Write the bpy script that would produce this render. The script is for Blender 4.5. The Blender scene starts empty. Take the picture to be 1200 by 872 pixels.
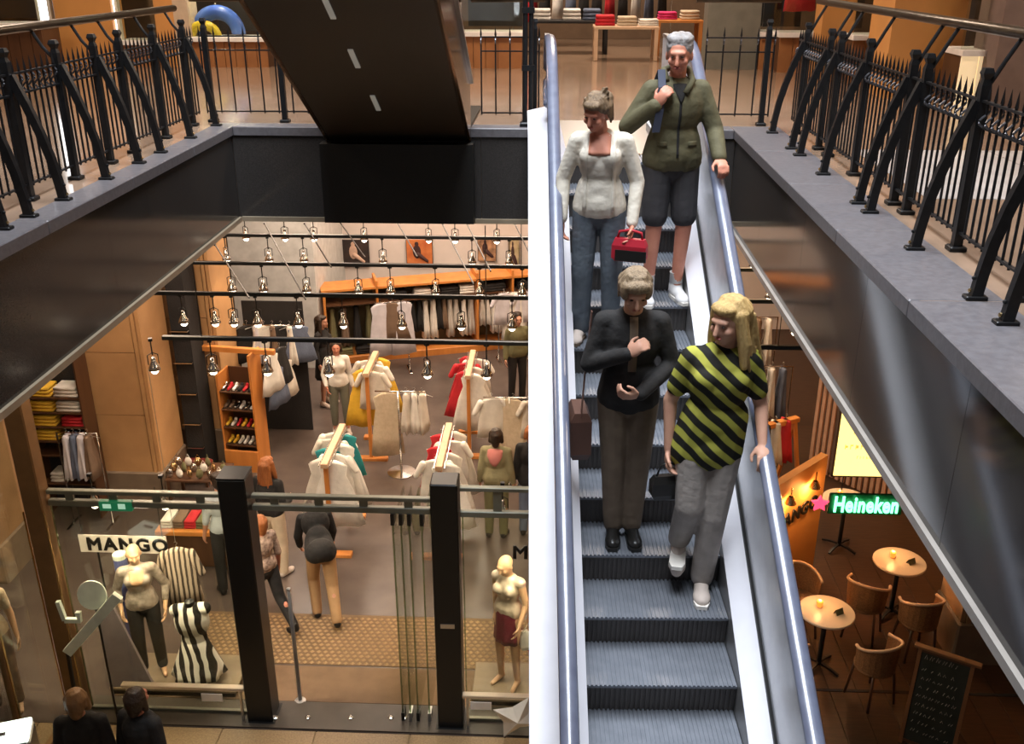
import bpy, bmesh, math, random
from mathutils import Vector, Matrix, Euler
random.seed(7)
S = bpy.context.scene
C = S.collection
PI = math.pi

# ------------------------------------------------------------------ camera
F = 1150.0
CAMZ = 7.4
_fw = Vector((655 - 600, -48 - 436, F)).normalized()
_zc = Vector((0, -_fw.z, _fw.y)).normalized()
if _zc.y > 0: _zc = -_zc
_xc = _fw.cross(_zc)
RW = Matrix((_xc, _fw, _zc))                      # photo camera axes -> world axes
cam = bpy.data.cameras.new('camera'); camo = bpy.data.objects.new('camera', cam); C.objects.link(camo)
cam.sensor_width = 36.0; cam.sensor_fit = 'HORIZONTAL'; cam.lens = 36.0 * F / 1200.0
cam.clip_start = 0.05; cam.clip_end = 200
_r = RW @ Vector((1, 0, 0)); _u = RW @ Vector((0, -1, 0)); _b = RW @ Vector((0, 0, -1))
camo.matrix_world = Matrix(((_r.x, _u.x, _b.x, 0), (_r.y, _u.y, _b.y, 0), (_r.z, _u.z, _b.z, CAMZ), (0, 0, 0, 1)))
S.camera = camo

# ------------------------------------------------------------------ world, light, exposure
w = bpy.data.worlds.new('world'); S.world = w; w.use_nodes = True
w.node_tree.nodes['Background'].inputs[0].default_value = (0.80, 0.78, 0.80, 1)
w.node_tree.nodes['Background'].inputs[1].default_value = 0.13
S.view_settings.view_transform = 'Standard'; S.view_settings.look = 'None'
S.view_settings.gamma = 1.0; S.view_settings.use_curve_mapping = False
S.view_settings.exposure = 0.0

def area(name, loc, size, power, col, rot=(0, 0, 0)):
    l = bpy.data.lights.new(name, 'AREA'); l.shape = 'RECTANGLE'; l.size = size[0]; l.size_y = size[1]
    l.energy = power; l.color = col
    o = bpy.data.objects.new(name, l); C.objects.link(o); o.location = loc; o.rotation_euler = rot
    return o
# daylight from the glazed atrium roof, high above the void
area('atrium_skylight', (-0.6, 4.5, 17.0), (4.5, 9.0), 4200, (0.86, 0.92, 1.0))
# unseen area lights added as warm fill for shop, cafe and gallery
for x, y, p in ((-5.4, 11.6, 120), (-1.8, 11.8, 85), (-4.2, 15.8, 170), (-0.6, 15.8, 180), (-2.2, 18.2, 150)):
    area('shop_ceiling_light', (x, y, 5.0), (1.6, 1.6), p, (1.0, 0.78, 0.60))
for x, y, p in ((-4.3, 8.45, 48), (-.1, 8.45, 45), (-4.6, 6.2, 14)):
    area('window_ceiling_light', (x, y, 5.0), (1.0, .5), p, (1.0, 0.78, 0.52))  # soft light added to lift the dark display windows
area('shop_ceiling_light', (2.6, 15.0, 5.0), (2.0, 2.0), 170, (1.0, 0.66, 0.38))
for x, y, p in ((-6.5, 8.0, 140), (-5.0, 12.6, 160), (0.6, 12.2, 210), (0.8, 17.2, 240), (5.6, 11.0, 190), (5.2, 7.0, 170)):
    area('gallery_ceiling_light', (x, y, 9.9), (1.2, 1.2), p, (1.0, 0.80, 0.62))

# ------------------------------------------------------------------ pixel -> place helpers (frame 1200 x 872)
def ray(px, py): return RW @ Vector((px - 600, py - 436, F))
def onZ(px, py, z): r = ray(px, py); return Vector((0, 0, CAMZ)) + r * ((z - CAMZ) / r.z)
def onY(px, py, y): r = ray(px, py); return Vector((0, 0, CAMZ)) + r * (y / r.y)
def onX(px, py, x): r = ray(px, py); return Vector((0, 0, CAMZ)) + r * (x / r.x)

# ------------------------------------------------------------------ materials
MATS = {}
def mat(name, col, rough=0.5, metal=0.0, col2=None, nscale=6.0, bump=0.0, bscale=40.0, spec=0.5, emit=None, estr=0.0,
        stretch=None, trans=0.0, ior=1.45, coat=0.0):
    if name in MATS: return MATS[name]
    m = bpy.data.materials.new(name); m.use_nodes = True; nt = m.node_tree
    b = nt.nodes['Principled BSDF']
    b.inputs['Roughness'].default_value = rough; b.inputs['Metallic'].default_value = metal
    b.inputs['Specular IOR Level'].default_value = spec; b.inputs['IOR'].default_value = ior
    b.inputs['Transmission Weight'].default_value = trans; b.inputs['Coat Weight'].default_value = coat
    tc = nt.nodes.new('ShaderNodeTexCoord'); mp = nt.nodes.new('ShaderNodeMapping')
    nt.links.new(tc.outputs['Object'], mp.inputs[0])
    if stretch: mp.inputs['Scale'].default_value = stretch
    n = nt.nodes.new('ShaderNodeTexNoise'); n.inputs['Scale'].default_value = nscale; n.inputs['Detail'].default_value = 5
    nt.links.new(mp.outputs[0], n.inputs['Vector'])
    c2 = col2 or tuple(c * 0.82 for c in col)
    r = nt.nodes.new('ShaderNodeValToRGB')
    r.color_ramp.elements[0].position = 0.35; r.color_ramp.elements[1].position = 0.68
    r.color_ramp.elements[0].color = (*col, 1); r.color_ramp.elements[1].color = (*c2, 1)
    nt.links.new(n.outputs[0], r.inputs[0]); nt.links.new(r.outputs[0], b.inputs['Base Color'])
    if bump > 0:
        n2 = nt.nodes.new('ShaderNodeTexNoise'); n2.inputs['Scale'].default_value = bscale; n2.inputs['Detail'].default_value = 3
        nt.links.new(mp.outputs[0], n2.inputs['Vector'])
        bp = nt.nodes.new('ShaderNodeBump'); bp.inputs['Strength'].default_value = bump; bp.inputs['Distance'].default_value = 0.02
        nt.links.new(n2.outputs[0], bp.inputs['Height']); nt.links.new(bp.outputs[0], b.inputs['Normal'])
    if emit:
        b.inputs['Emission Color'].default_value = (*emit, 1); b.inputs['Emission Strength'].default_value = estr
    MATS[name] = m
    return m

def stripes(name, c1, c2, scale, rot, duty=0.5, dist=2.0, rough=0.8):
    """woven / printed stripes of a textile"""
    if name in MATS: return MATS[name]
    m = bpy.data.materials.new(name); m.use_nodes = True; nt = m.node_tree; b = nt.nodes['Principled BSDF']
    b.inputs['Roughness'].default_value = rough; b.inputs['Specular IOR Level'].default_value = 0.2
    tc = nt.nodes.new('ShaderNodeTexCoord'); mp = nt.nodes.new('ShaderNodeMapping'); mp.inputs['Rotation'].default_value = rot
    nt.links.new(tc.outputs['Object'], mp.inputs[0])
    wv = nt.nodes.new('ShaderNodeTexWave'); wv.bands_direction = 'Z'; wv.inputs['Scale'].default_value = scale
    wv.inputs['Distortion'].default_value = dist; wv.inputs['Detail'].default_value = 1.5; wv.inputs['Detail Scale'].default_value = 1.2
    nt.links.new(mp.outputs[0], wv.inputs[0])
    r = nt.nodes.new('ShaderNodeValToRGB'); r.color_ramp.elements[0].position = duty - 0.07; r.color_ramp.elements[1].position = duty + 0.07
    r.color_ramp.elements[0].color = (*c1, 1); r.color_ramp.elements[1].color = (*c2, 1)
    nt.links.new(wv.outputs[0], r.inputs[0]); nt.links.new(r.outputs[0], b.inputs['Base Color'])
    MATS[name] = m
    return m

def glassmat(name, tint, alpha, rough=0.02):
    """thin shop glass: mostly clear, tinted, with mirror reflection"""
    if name in MATS: return MATS[name]
    m = bpy.data.materials.new(name); m.use_nodes = True; nt = m.node_tree
    nt.nodes.remove(nt.nodes['Principled BSDF']); out = nt.nodes['Material Output']
    tr = nt.nodes.new('ShaderNodeBsdfTransparent'); tr.inputs[0].default_value = (*tint, 1)
    gl = nt.nodes.new('ShaderNodeBsdfGlossy'); gl.inputs['Roughness'].default_value = rough
    lw = nt.nodes.new('ShaderNodeLayerWeight'); lw.inputs[0].default_value = 0.5; fr = nt.nodes.new('ShaderNodeMath'); fr.operation = 'POWER'; fr.inputs[1].default_value = 5.0; nt.links.new(lw.outputs['Facing'], fr.inputs[0])
    mx = nt.nodes.new('ShaderNodeMixShader'); ad = nt.nodes.new('ShaderNodeMath'); ad.operation = 'ADD'; ad.inputs[1].default_value = alpha
    nt.links.new(fr.outputs[0], ad.inputs[0]); nt.links.new(ad.outputs[0], mx.inputs[0])
    nt.links.new(tr.outputs[0], mx.inputs[1]); nt.links.new(gl.outputs[0], mx.inputs[2]); nt.links.new(mx.outputs[0], out.inputs[0])
    MATS[name] = m
    return m

M_granite = mat('black_granite', (0.030, 0.027, 0.025), 0.12, col2=(0.044, 0.039, 0.036), nscale=120, spec=0.6)
M_granite_dark = mat('dark_steel_panel', (0.010, 0.010, 0.009), 0.45, col2=(0.014, 0.013, 0.012), nscale=60)
M_coping = mat('grey_stone_coping', (0.125, 0.118, 0.125), 0.38, col2=(0.095, 0.088, 0.094), nscale=25, bump=0.05)
M_floorL1 = mat('tan_marble', (0.29, 0.20, 0.14), 0.13, col2=(0.23, 0.155, 0.105), nscale=3.0)
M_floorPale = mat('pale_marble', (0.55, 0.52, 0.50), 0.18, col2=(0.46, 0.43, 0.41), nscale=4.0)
M_shopfloor = mat('brown_stone_floor', (0.108, 0.082, 0.070), 0.26, col2=(0.082, 0.062, 0.053), nscale=2.0)
M_paver = mat('tan_granite_paving', (0.30, 0.20, 0.10), 0.45, col2=(0.22, 0.14, 0.07), nscale=60, bump=0.1)
M_cafefloor = mat('dark_wood_floor', (0.07, 0.035, 0.018), 0.35, col2=(0.045, 0.022, 0.012), nscale=4, stretch=(1, 8, 1))
M_iron = mat('black_iron', (0.005, 0.005, 0.0055), 0.42, col2=(0.009, 0.009, 0.0095), nscale=30, spec=0.35)
M_bronze = mat('dark_bronze_rail', (0.075, 0.050, 0.028), 0.32, 0.7, col2=(0.05, 0.034, 0.02), nscale=20)
M_brass = mat('polished_brass', (0.75, 0.55, 0.28), 0.22, 1.0)
M_steel = mat('brushed_steel', (0.60, 0.60, 0.60), 0.30, 1.0, col2=(0.52, 0.52, 0.53), nscale=50, stretch=(1, 20, 1))
M_whitemetal = mat('white_metal', (0.80, 0.79, 0.83), 0.28, 0.0, col2=(0.76, 0.75, 0.80), nscale=8, spec=0.7)
M_panelgrey = mat('pale_grey_panel', (0.60, 0.61, 0.63), 0.22, 0.3, col2=(0.54, 0.55, 0.58), nscale=10)
M_skirt = mat('skirt_steel', (0.36, 0.35, 0.34), 0.30, 0.6)
M_rubber = mat('blue_black_rubber', (0.13, 0.145, 0.20), 0.30, col2=(0.10, 0.11, 0.16), nscale=12, spec=0.9, coat=0.6)
M_black = mat('black_rubber', (0.008, 0.008, 0.008), 0.5)
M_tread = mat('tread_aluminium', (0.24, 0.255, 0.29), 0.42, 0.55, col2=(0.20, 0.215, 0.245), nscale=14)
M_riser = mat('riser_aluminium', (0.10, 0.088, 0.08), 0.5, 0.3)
M_wallwhite = mat('warm_white_plaster', (0.66, 0.58, 0.54), 0.8, col2=(0.60, 0.53, 0.49), nscale=2, bump=0.05)
M_stone = mat('ochre_sandstone', (0.52, 0.29, 0.125), 0.7, col2=(0.43, 0.235, 0.10), nscale=2.4, bump=0.12, bscale=30)
M_stonedark = mat('brown_sandstone', (0.36, 0.21, 0.10), 0.7, col2=(0.28, 0.16, 0.075), nscale=2.4, bump=0.12, bscale=30)
M_plinth = mat('grey_brown_plinth', (0.20, 0.145, 0.10), 0.6)
M_orangewall = mat('orange_wall', (0.58, 0.27, 0.075), 0.7, col2=(0.50, 0.23, 0.065), nscale=1.5)
M_oak = mat('orange_oak', (0.62, 0.24, 0.055), 0.42, col2=(0.50, 0.18, 0.04), nscale=6, stretch=(1, 1, 0.15))
M_beech = mat('pale_beech', (0.62, 0.42, 0.27), 0.45, col2=(0.54, 0.35, 0.22), nscale=6)
M_darkwood = mat('dark_brown_wood', (0.10, 0.045, 0.02), 0.45, col2=(0.07, 0.03, 0.014), nscale=5, stretch=(1, 1, 0.2))
M_glass = glassmat('shop_glass', (0.93, 0.96, 0.91), 0.045)
M_glassgreen = glassmat('glass_edge_green', (0.50, 0.62, 0.45), 0.12)
M_glassbal = glassmat('balustrade_glass', (0.72, 0.60, 0.50), 0.07, 0.05)
M_black_post = mat('black_painted_steel', (0.007, 0.007, 0.007), 0.35)
M_transom = mat('greenish_steel', (0.20, 0.20, 0.155), 0.35, 0.3)
M_whitelac = mat('white_lacquer', (0.85, 0.80, 0.72), 0.35)
M_wickerm = mat('wicker', (0.30, 0.15, 0.06), 0.6, col2=(0.18, 0.085, 0.035), nscale=60, bump=0.3, bscale=90)
M_tabletop = mat('pale_tabletop', (0.66, 0.55, 0.42), 0.3, col2=(0.60, 0.49, 0.37), nscale=3)
M_bulb = mat('lamp_bulb', (1, 0.95, 0.85), 0.3, emit=(1.0, 0.86, 0.66), estr=10)
M_chrome = mat('chrome', (0.7, 0.68, 0.64), 0.18, 1.0)

# ------------------------------------------------------------------ mesh helpers
class MB:
    def __init__(s): s.v = []; s.f = []
    def add(s, vs, fs):
        o = len(s.v); s.v += [tuple(p) for p in vs]; s.f += [tuple(i + o for i in q) for q in fs]; return s
    def box(s, x0, x1, y0, y1, z0, z1):
        return s.add([(x0, y0, z0), (x1, y0, z0), (x1, y1, z0), (x0, y1, z0), (x0, y0, z1), (x1, y0, z1), (x1, y1, z1), (x0, y1, z1)],
                     [(3, 2, 1, 0), (4, 5, 6, 7), (0, 1, 5, 4), (1, 2, 6, 5), (2, 3, 7, 6), (3, 0, 4, 7)])
    def cham(s, x0, x1, y0, y1, z0, z1, c):
        """box with chamfered vertical and top edges"""
        def ring(d, z): return [(x0 + d + c, y0 + d, z), (x1 - d - c, y0 + d, z), (x1 - d, y0 + d + c, z), (x1 - d, y1 - d - c, z),
                                (x1 - d - c, y1 - d, z), (x0 + d + c, y1 - d, z), (x0 + d, y1 - d - c, z), (x0 + d, y0 + d + c, z)]
        return s.loft([ring(0, z0), ring(0, z1 - c), ring(c, z1)])
    def loft(s, rings, cap=True, closed=True):
        n = len(rings[0]); vs = [p for r in rings for p in r]; fs = []
        for i in range(len(rings) - 1):
            for j in range(n if closed else n - 1):
                k = (j + 1) % n; fs.append((i * n + j, i * n + k, (i + 1) * n + k, (i + 1) * n + j))
        if cap:
            fs.append(tuple(reversed(range(n)))); fs.append(tuple((len(rings) - 1) * n + j for j in range(n)))
        return s.add(vs, fs)
    def tube(s, pts, r, n=8, rx=None):
        """round (or oval / flat) bar along points; r may be a list"""
        pts = [Vector(p) for p in pts]; rings = []
        for i, p in enumerate(pts):
            d = (pts[min(i + 1, len(pts) - 1)] - pts[max(i - 1, 0)]).normalized()
            a = Vector((0, 0, 1)) if abs(d.z) < 0.95 else Vector((0, 1, 0))
            e1 = d.cross(a).normalized(); e2 = e1.cross(d).normalized()
            rr = r[i] if isinstance(r, (list, tuple)) else r
            r2 = rr if rx is None else rx
            rings.append([p + e1 * (rr * math.cos(2 * PI * k / n)) + e2 * (r2 * math.sin(2 * PI * k / n)) for k in range(n)])
        return s.loft(rings)
    def bar(s, pts, wv, tw, th):
        """rectangular bar along points: width tw along vector wv, thickness th across"""
        pts = [Vector(p) for p in pts]; wv = Vector(wv).normalized(); rings = []
        for i, p in enumerate(pts):
            d = (pts[min(i + 1, len(pts) - 1)] - pts[max(i - 1, 0)]).normalized(); t = d.cross(wv).normalized()
            rings.append([p + wv * tw / 2 + t * th / 2, p - wv * tw / 2 + t * th / 2, p - wv * tw / 2 - t * th / 2, p + wv * tw / 2 - t * th / 2])
        return s.loft(rings)
    def lathe(s, prof, n=20, c=(0, 0, 0)):
        rings = [[(c[0] + r * math.cos(2 * PI * k / n), c[1] + r * math.sin(2 * PI * k / n), c[2] + z) for k in range(n)] for r, z in prof]
        return s.loft(rings)
    def ell(s, c, r, rot=None, nu=14, nv=9):
        c = Vector(c); vs = []; fs = []
        for i in range(1, nv):
            t = PI * i / nv
            for j in range(nu):
                a = 2 * PI * j / nu; vs.append(Vector((r[0] * math.sin(t) * math.cos(a), r[1] * math.sin(t) * math.sin(a), r[2] * math.cos(t))))
        vs.append(Vector((0, 0, r[2]))); vs.append(Vector((0, 0, -r[2])))
        T, B = len(vs) - 2, len(vs) - 1
        for i in range(nv - 2):
            for j in range(nu):
                k = (j + 1) % nu; fs.append((i * nu + j, (i + 1) * nu + j, (i + 1) * nu + k, i * nu + k))
        for j in range(nu):
            k = (j + 1) % nu; fs.append((T, j, k)); fs.append((B, (nv - 2) * nu + k, (nv - 2) * nu + j))
        if rot is not None: vs = [rot @ p for p in vs]
        return s.add([c + p for p in vs], fs)
    def cap(s, a, b, ra, rb, n=12):
        """tapered capsule"""
        a = Vector(a); b = Vector(b); d = (b - a)
        if d.length < 1e-5: return s.ell(a, (ra, ra, ra))
        d.normalize(); t = Vector((0, 0, 1)) if abs(d.z) < 0.9 else Vector((0, 1, 0))
        e1 = d.cross(t).normalized(); e2 = d.cross(e1).normalized(); rings = []
        for k in range(1, 5):
            q = PI / 2 * k / 4; rings.append((a - d * ra * math.cos(q), ra * math.sin(q)))
        for k in range(4, 0, -1):
            q = PI / 2 * k / 4; rings.append((b + d * rb * math.cos(q), rb * math.sin(q)))
        return s.loft([[p + e1 * (r * math.cos(2 * PI * j / n)) + e2 * (r * math.sin(2 * PI * j / n)) for j in range(n)] for p, r in rings])
    def xform(s, m):
        s.v = [tuple(m @ Vector(p)) for p in s.v]; return s
    def mesh(s, name='mesh', smooth=False):
        me = bpy.data.meshes.new(name); me.from_pydata(s.v, [], s.f)
        bm = bmesh.new(); bm.from_mesh(me); bmesh.ops.recalc_face_normals(bm, faces=bm.faces); bm.to_mesh(me); bm.free()
        if smooth:
            for p in me.polygons: p.use_smooth = True
        return me

def link(name, me, m, parent=None, smooth=False):
    if isinstance(me, MB): me = me.mesh(name, smooth)
    if m is not None and not me.materials: me.materials.append(m)
    o = bpy.data.objects.new(name, me); C.objects.link(o)
    if parent is not None: o.parent = parent
    return o
def tag(o, label, cat=None, group=None, kind=None):
    o['label'] = label
    if cat: o['category'] = cat
    if group: o['group'] = group
    if kind: o['kind'] = kind
    return o
def thing(name, label, cat, loc=(0, 0, 0), rz=0.0, group=None, kind=None):
    o = bpy.data.objects.new(name, None); C.objects.link(o); o.empty_display_size = 0.1
    o.location = loc; o.rotation_euler = (0, 0, rz)
    return tag(o, label, cat, group, kind)
def clone(o, parent=None):
    c = o.copy(); C.objects.link(c); c.parent = parent
    for ch in o.children: clone(ch, c)
    return c
def text_mesh(body, size, depth, shear=0.0, bold=0.0, space=1.0):
    cu = bpy.data.curves.new('lettering', 'FONT'); cu.body = body; cu.size = size; cu.extrude = depth; cu.shear = shear
    cu.bevel_depth = bold; cu.align_x = 'CENTER'; cu.align_y = 'CENTER'; cu.space_character = space
    o = bpy.data.objects.new('lettering', cu); C.objects.link(o)
    dg = bpy.context.evaluated_depsgraph_get(); me = bpy.data.meshes.new_from_object(o.evaluated_get(dg))
    bpy.data.objects.remove(o); return me
_tmp = {}
def blob(name, mb, voxel, m, parent, smooth=4, loc=None):
    """fuse overlapping closed shapes into one continuous skin"""
    me = mb.mesh(name); o = bpy.data.objects.new('tmp', me); C.objects.link(o)
    r = o.modifiers.new('r', 'REMESH'); r.mode = 'VOXEL'; r.voxel_size = voxel; r.use_smooth_shade = True
    if smooth:
        sm = o.modifiers.new('s', 'SMOOTH'); sm.iterations = smooth; sm.factor = 0.5
    dg = bpy.context.evaluated_depsgraph_get(); out = bpy.data.meshes.new_from_object(o.evaluated_get(dg))
    bpy.data.objects.remove(o); bpy.data.meshes.remove(me)
    for p in out.polygons: p.use_smooth = True
    out.materials.clear(); out.materials.append(m); out.name = name
    return link(name, out, None, parent)
# ================================================================== STRUCTURE
XL, XR, YB, ZF, ZB = -3.06, 1.66, 9.28, 5.95, 5.09
def struct(name, mb, m, label, parent=None):
    o = link(name, mb, m, parent)
    if parent is None: tag(o, label, None, None, 'structure')
    return o
# gallery slabs around the void
struct('floor_gallery_left', MB().box(-12, XL - .03, -2.0, 20.6, ZB, ZF - .003), M_floorL1, 'polished tan marble gallery floor behind the left railing')
struct('floor_gallery_back', MB().box(XL - .03, XR + .03, YB + .03, 20.6, ZB, ZF - .003), M_floorL1, 'polished tan marble gallery floor at the head of the escalator')
fr = struct('floor_gallery_right', MB().box(XR + .03, 12, -2.0, 20.6, ZB, ZF - .003), M_floorL1, 'polished tan marble gallery floor behind the right railing')
for y0, y1, x0 in ((6.5, 8.3, 2.45), (5.0, 5.5, 2.75), (3.2, 3.9, 2.6)):                  # paler bands across the floor
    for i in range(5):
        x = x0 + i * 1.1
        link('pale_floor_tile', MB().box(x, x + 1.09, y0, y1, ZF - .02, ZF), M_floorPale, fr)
# black granite fascia, panel by panel
def fascia(name, label, p0, p1, nrm, seg):
    root = bpy.data.objects.new(name, None); C.objects.link(root); tag(root, label, None, None, 'structure')
    p0 = Vector(p0); p1 = Vector(p1); d = p1 - p0; L = d.length; d.normalize(); n = Vector(nrm); k = max(1, round(L / seg)); s = L / k
    me = None
    for i in range(k):
        a = p0 + d * (i * s + .002); b = p0 + d * ((i + 1) * s - .002)
        q = MB(); ins = [(a, ZB), (b, ZB), (b, ZF - .08), (a, ZF - .08)]
        q.loft([[Vector((p.x, p.y, z)) for p, z in ins], [Vector((p.x, p.y, z)) - n * .03 for p, z in ins]])
        link('granite_panel', q, M_granite, root)
    return root
fascia('wall_left', 'black polished granite fascia under the left railing', (XL, -2, 0), (XL, YB, 0), (1, 0, 0), 1.4)
fascia('wall_back', 'black polished granite fascia across the far end of the void', (XL, YB, 0), (XR, YB, 0), (0, -1, 0), 1.18)
fascia('wall_right', 'black polished granite fascia under the right railing', (XR, -2, 0), (XR, YB, 0), (-1, 0, 0), 1.4)
# grey coping stones
def coping(name, label, rects):
    root = bpy.data.objects.new(name, None); C.objects.link(root); tag(root, label, None, None, 'structure')
    for x0, x1, y0, y1 in rects: link('coping_stone', MB().cham(x0, x1, y0, y1, ZF - .08, ZF, .006), M_coping, root)
def cuts(a, b, n): return [(a + (b - a) * i / n + .002, a + (b - a) * (i + 1) / n - .002) for i in range(n)]
coping('trim_1', 'grey stone coping carrying the left railing', [(XL - .19, XL + .02, a, b) for a, b in cuts(-2, YB + .20, 9)])
coping('trim_2', 'grey stone coping carrying the far railing', [(a, b, YB - .02, YB + .20) for a, b in cuts(XL + .02, XR - .02, 5)])
coping('trim_3', 'grey stone coping carrying the right railing', [(XR - .02, XR + .42, a, b) for a, b in cuts(-2, YB + .20, 9)])
M_trimbeige = mat('beige_metal_trim', (0.36, 0.29, 0.20), 0.4, 0.2)
M_trimgrey = mat('grey_metal_trim', (0.34, 0.31, 0.28), 0.4, 0.2)
struct('trim_4', MB().box(XL - .02, XL + .025, -2, YB, ZB - .045, ZB), M_trimbeige, 'beige metal strip along the bottom of the left fascia')
struct('trim_5', MB().box(XL, XR, YB - .025, YB + .02, ZB - .045, ZB), M_trimbeige, 'beige metal strip along the bottom of the far fascia')
struct('trim_6', MB().box(XR - .025, XR + .02, -2, YB, ZB - .045, ZB), M_trimgrey, 'pale metal strip along the bottom of the right fascia')

# ground storey
struct('floor_shop', MB().box(-12, 2.2, 7.86, 20.6, -.2, 0), M_shopfloor, 'polished brown stone floor of the clothes shop')
fc = struct('floor_cafe', MB().box(2.2, 12, 2, 20.6, -.2, -.012), M_cafefloor, 'dark wooden floor of the cafe')
for i in range(14):
    x = 2.2 + i * .3
    link('floor_board', MB().box(x + .004, x + .292, 6.5, 11.4, -.012, 0), M_cafefloor, fc)
fp = struct('floor_atrium', MB().box(-12, 2.2, -6, 7.86, -.2, -.012), M_paver, 'tan granite paving in front of the shop')
for r in range(2):
    for i in range(8):
        x = -6.3 + i * .98 + .3 * r; y = 7.86 - .62 * (r + 1)
        link('paving_stone', MB().cham(x + .008, x + .972, y + .006, y + .612, -.012, .004, .003), M_paver, fp)
struct('wall_shop_back', MB().box(-12, 8, 20.2, 20.4, 0, ZB), M_wallwhite, 'warm white plaster wall at the back of the shop')
struct('wall_shop_left', MB().box(-10.2, -10, 7.86, 20.2, 0, ZB), M_stonedark, 'brown stone side wall of the shop')
struct('wall_shop_right', MB().box(7.8, 8, 2, 20.2, 0, ZB), M_orangewall, 'orange wall at the far side of the cafe')
struct('wall_shop_return', MB().box(-6.1, -4.5, 17.6, 20.2, 0, ZB), mat('cool_white_plaster', (0.60, 0.60, 0.58), .8), 'pale plaster pier beside the wall of clothes')

# sandstone piers of the ground storey: shaft, mouldings and plinth
def pier(x0, x1, y, depth, label, m=M_stone, h=ZB):
    t = thing('stone_pier', label, 'pier', ((x0 + x1) / 2, y + depth / 2, 0), group='sandstone piers of the shop')
    w2 = (x1 - x0) / 2; d2 = depth / 2
    link('plinth', MB().cham(-w2 - .03, w2 + .03, -d2 - .03, d2 + .03, 0, .55, .02), M_plinth, t)
    for i, (a, b) in enumerate(((.55, 1.45), (1.46, 2.4), (2.41, 3.35), (3.36, 4.25), (4.26, h))):
        link('stone_block', MB().box(-w2 + .12, w2 - .12, -d2, d2, a, b), m, t)
    for s in (-1, 1):
        link('moulding', MB().box(min(s * (w2 - .105), s * (w2 - .06)), max(s * (w2 - .105), s * (w2 - .06)), -d2 - .012, d2, .55, h), m, t)
        link('moulding', MB().box(min(s * (w2 - .05), s * w2), max(s * (w2 - .05), s * w2), -d2 + .015, d2, .55, h), m, t)
    return t
pier(-6.62, -5.62, 12.3, .9, 'ochre sandstone pier between the folded yellow clothes and the shoe shelves')
pier(-6.02, -5.10, 13.75, .9, 'ochre sandstone pier with a red stool at its foot')
pier(-8.55, -6.95, 10.3, .9, 'brown sandstone pier beside the folded yellow clothes', M_stonedark)
pier(4.62, 5.7, 9.25, .62, 'brown sandstone pier between the cafe tables and the chalkboard', M_stonedark)
pier(-7.9, -6.6, 8.6, .5, 'brown sandstone pier behind the corner display window', M_stonedark)

# gallery storey beyond the railings
YW = 14.7
def upx(px, py): return onY(px, py, YW)
def wallpx(name, x0, x1, m, label, z0=ZF - .01, z1=10.0, d=.4, y=YW):
    a = onY(x0, 40, y).x; b = onY(x1, 40, y).x
    return struct(name, MB().box(a, b, y, y + d, z0, z1), m, label)
wallpx('wall_gallery_1', 68, 134, M_orangewall, 'broad orange plaster pier of the gallery shopfronts')
wallpx('wall_gallery_2', 184, 206, M_orangewall, 'narrow orange plaster pier beside the pale one')
wallpx('wall_gallery_3', 206, 223, mat('beige_plaster', (.55, .42, .30), .8), 'narrow pale beige pier of the gallery shopfronts')
wallpx('wall_gallery_4', 828, 890, mat('grey_green_panel', (.17, .165, .135), .5), 'grey panelled wall right of the escalator head')
wallpx('wall_gallery_5', 1044, 1132, M_orangewall, 'broad orange plaster pier behind the right railing', y=11.6, d=.8)
wallpx('wall_gallery_6', 1172, 1420, mat('mauve_plaster', (.20, .14, .12), .7), 'dull mauve wall behind the right railing', y=10.6, d=.6)
wallpx('wall_gallery_7', 962, 1000, M_orangewall, 'orange pier between two gallery display windows', y=13.4, d=.4)
struct('wall_gallery_back', MB().box(-12, 12, 20.4, 20.6, ZF, 10), mat('dim_brown_wall', (.16, .10, .06), .7), 'dim brown rear wall of the gallery shops')
struct('wall_gallery_left', MB().box(-12, -11.8, -2, 20.4, ZF, 10), M_orangewall, 'orange end wall of the left gallery')
struct('wall_gallery_right', MB().box(11.8, 12, -2, 20.4, ZF, 10), M_orangewall, 'orange end wall of the right gallery')
# plinths of the gallery display windows: wooden front boards, white sill, dark glass over
M_sill = mat('white_sill', (.86, .82, .78), .35)
M_darkglass = mat('dark_display_back', (.035, .028, .024), .35)
M_litcream = mat('lit_cream_panel', (.9, .75, .5), .6, emit=(1.0, .74, .42), estr=.55)
WN = [0]
M_brownboard = mat('brown_front_board', (.34, .145, .05), .5, col2=(.28, .115, .04), nscale=4)
def window(x0, x1, y, zs, label, front=M_brownboard, back=M_darkglass):
    WN[0] += 1
    a = onY(x0, 45, y).x; b = onY(x1, 45, y).x
    t = bpy.data.objects.new('window_%d' % WN[0], None); C.objects.link(t); tag(t, label, None, None, 'structure')
    n = max(2, round((b - a) / .16)); wd = (b - a) / n
    for i in range(n):
        link('front_board', MB().box(a + i * wd + .004, a + (i + 1) * wd - .004, y, y + .03, ZF - .01, zs - .03), front, t)
    link('plinth', MB().box(a, b, y + .03, y + .5, ZF - .01, zs - .03), M_darkwood, t)
    link('sill', MB().cham(a - .02, b + .02, y - .06, y + .5, zs - .03, zs + .03, .006), M_sill, t)
    link('back_panel', MB().box(a, b, y + 1.3, y + 1.34, zs + .03, 9.6), back, t)
    link('pane', MB().box(a, b, y + .06, y + .072, zs + .03, 9.6), M_glass, t)
    return t, a, b
zs = onY(270, 46, YW).z
window(224, 312, YW, zs, 'gallery display window with a white sill and a blue float behind it')
window(540, 612, YW, onY(590, 40, YW).z, 'gallery display window with a white sill beside the tall black pole')
window(891, 914, YW, onY(900, 40, YW).z, 'narrow gallery display window with a white sill beside the grey wall')
window(914, 962, YW - .4, onY(940, 41, YW - .4).z, 'gallery display window with clothes beside the orange pier')
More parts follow.
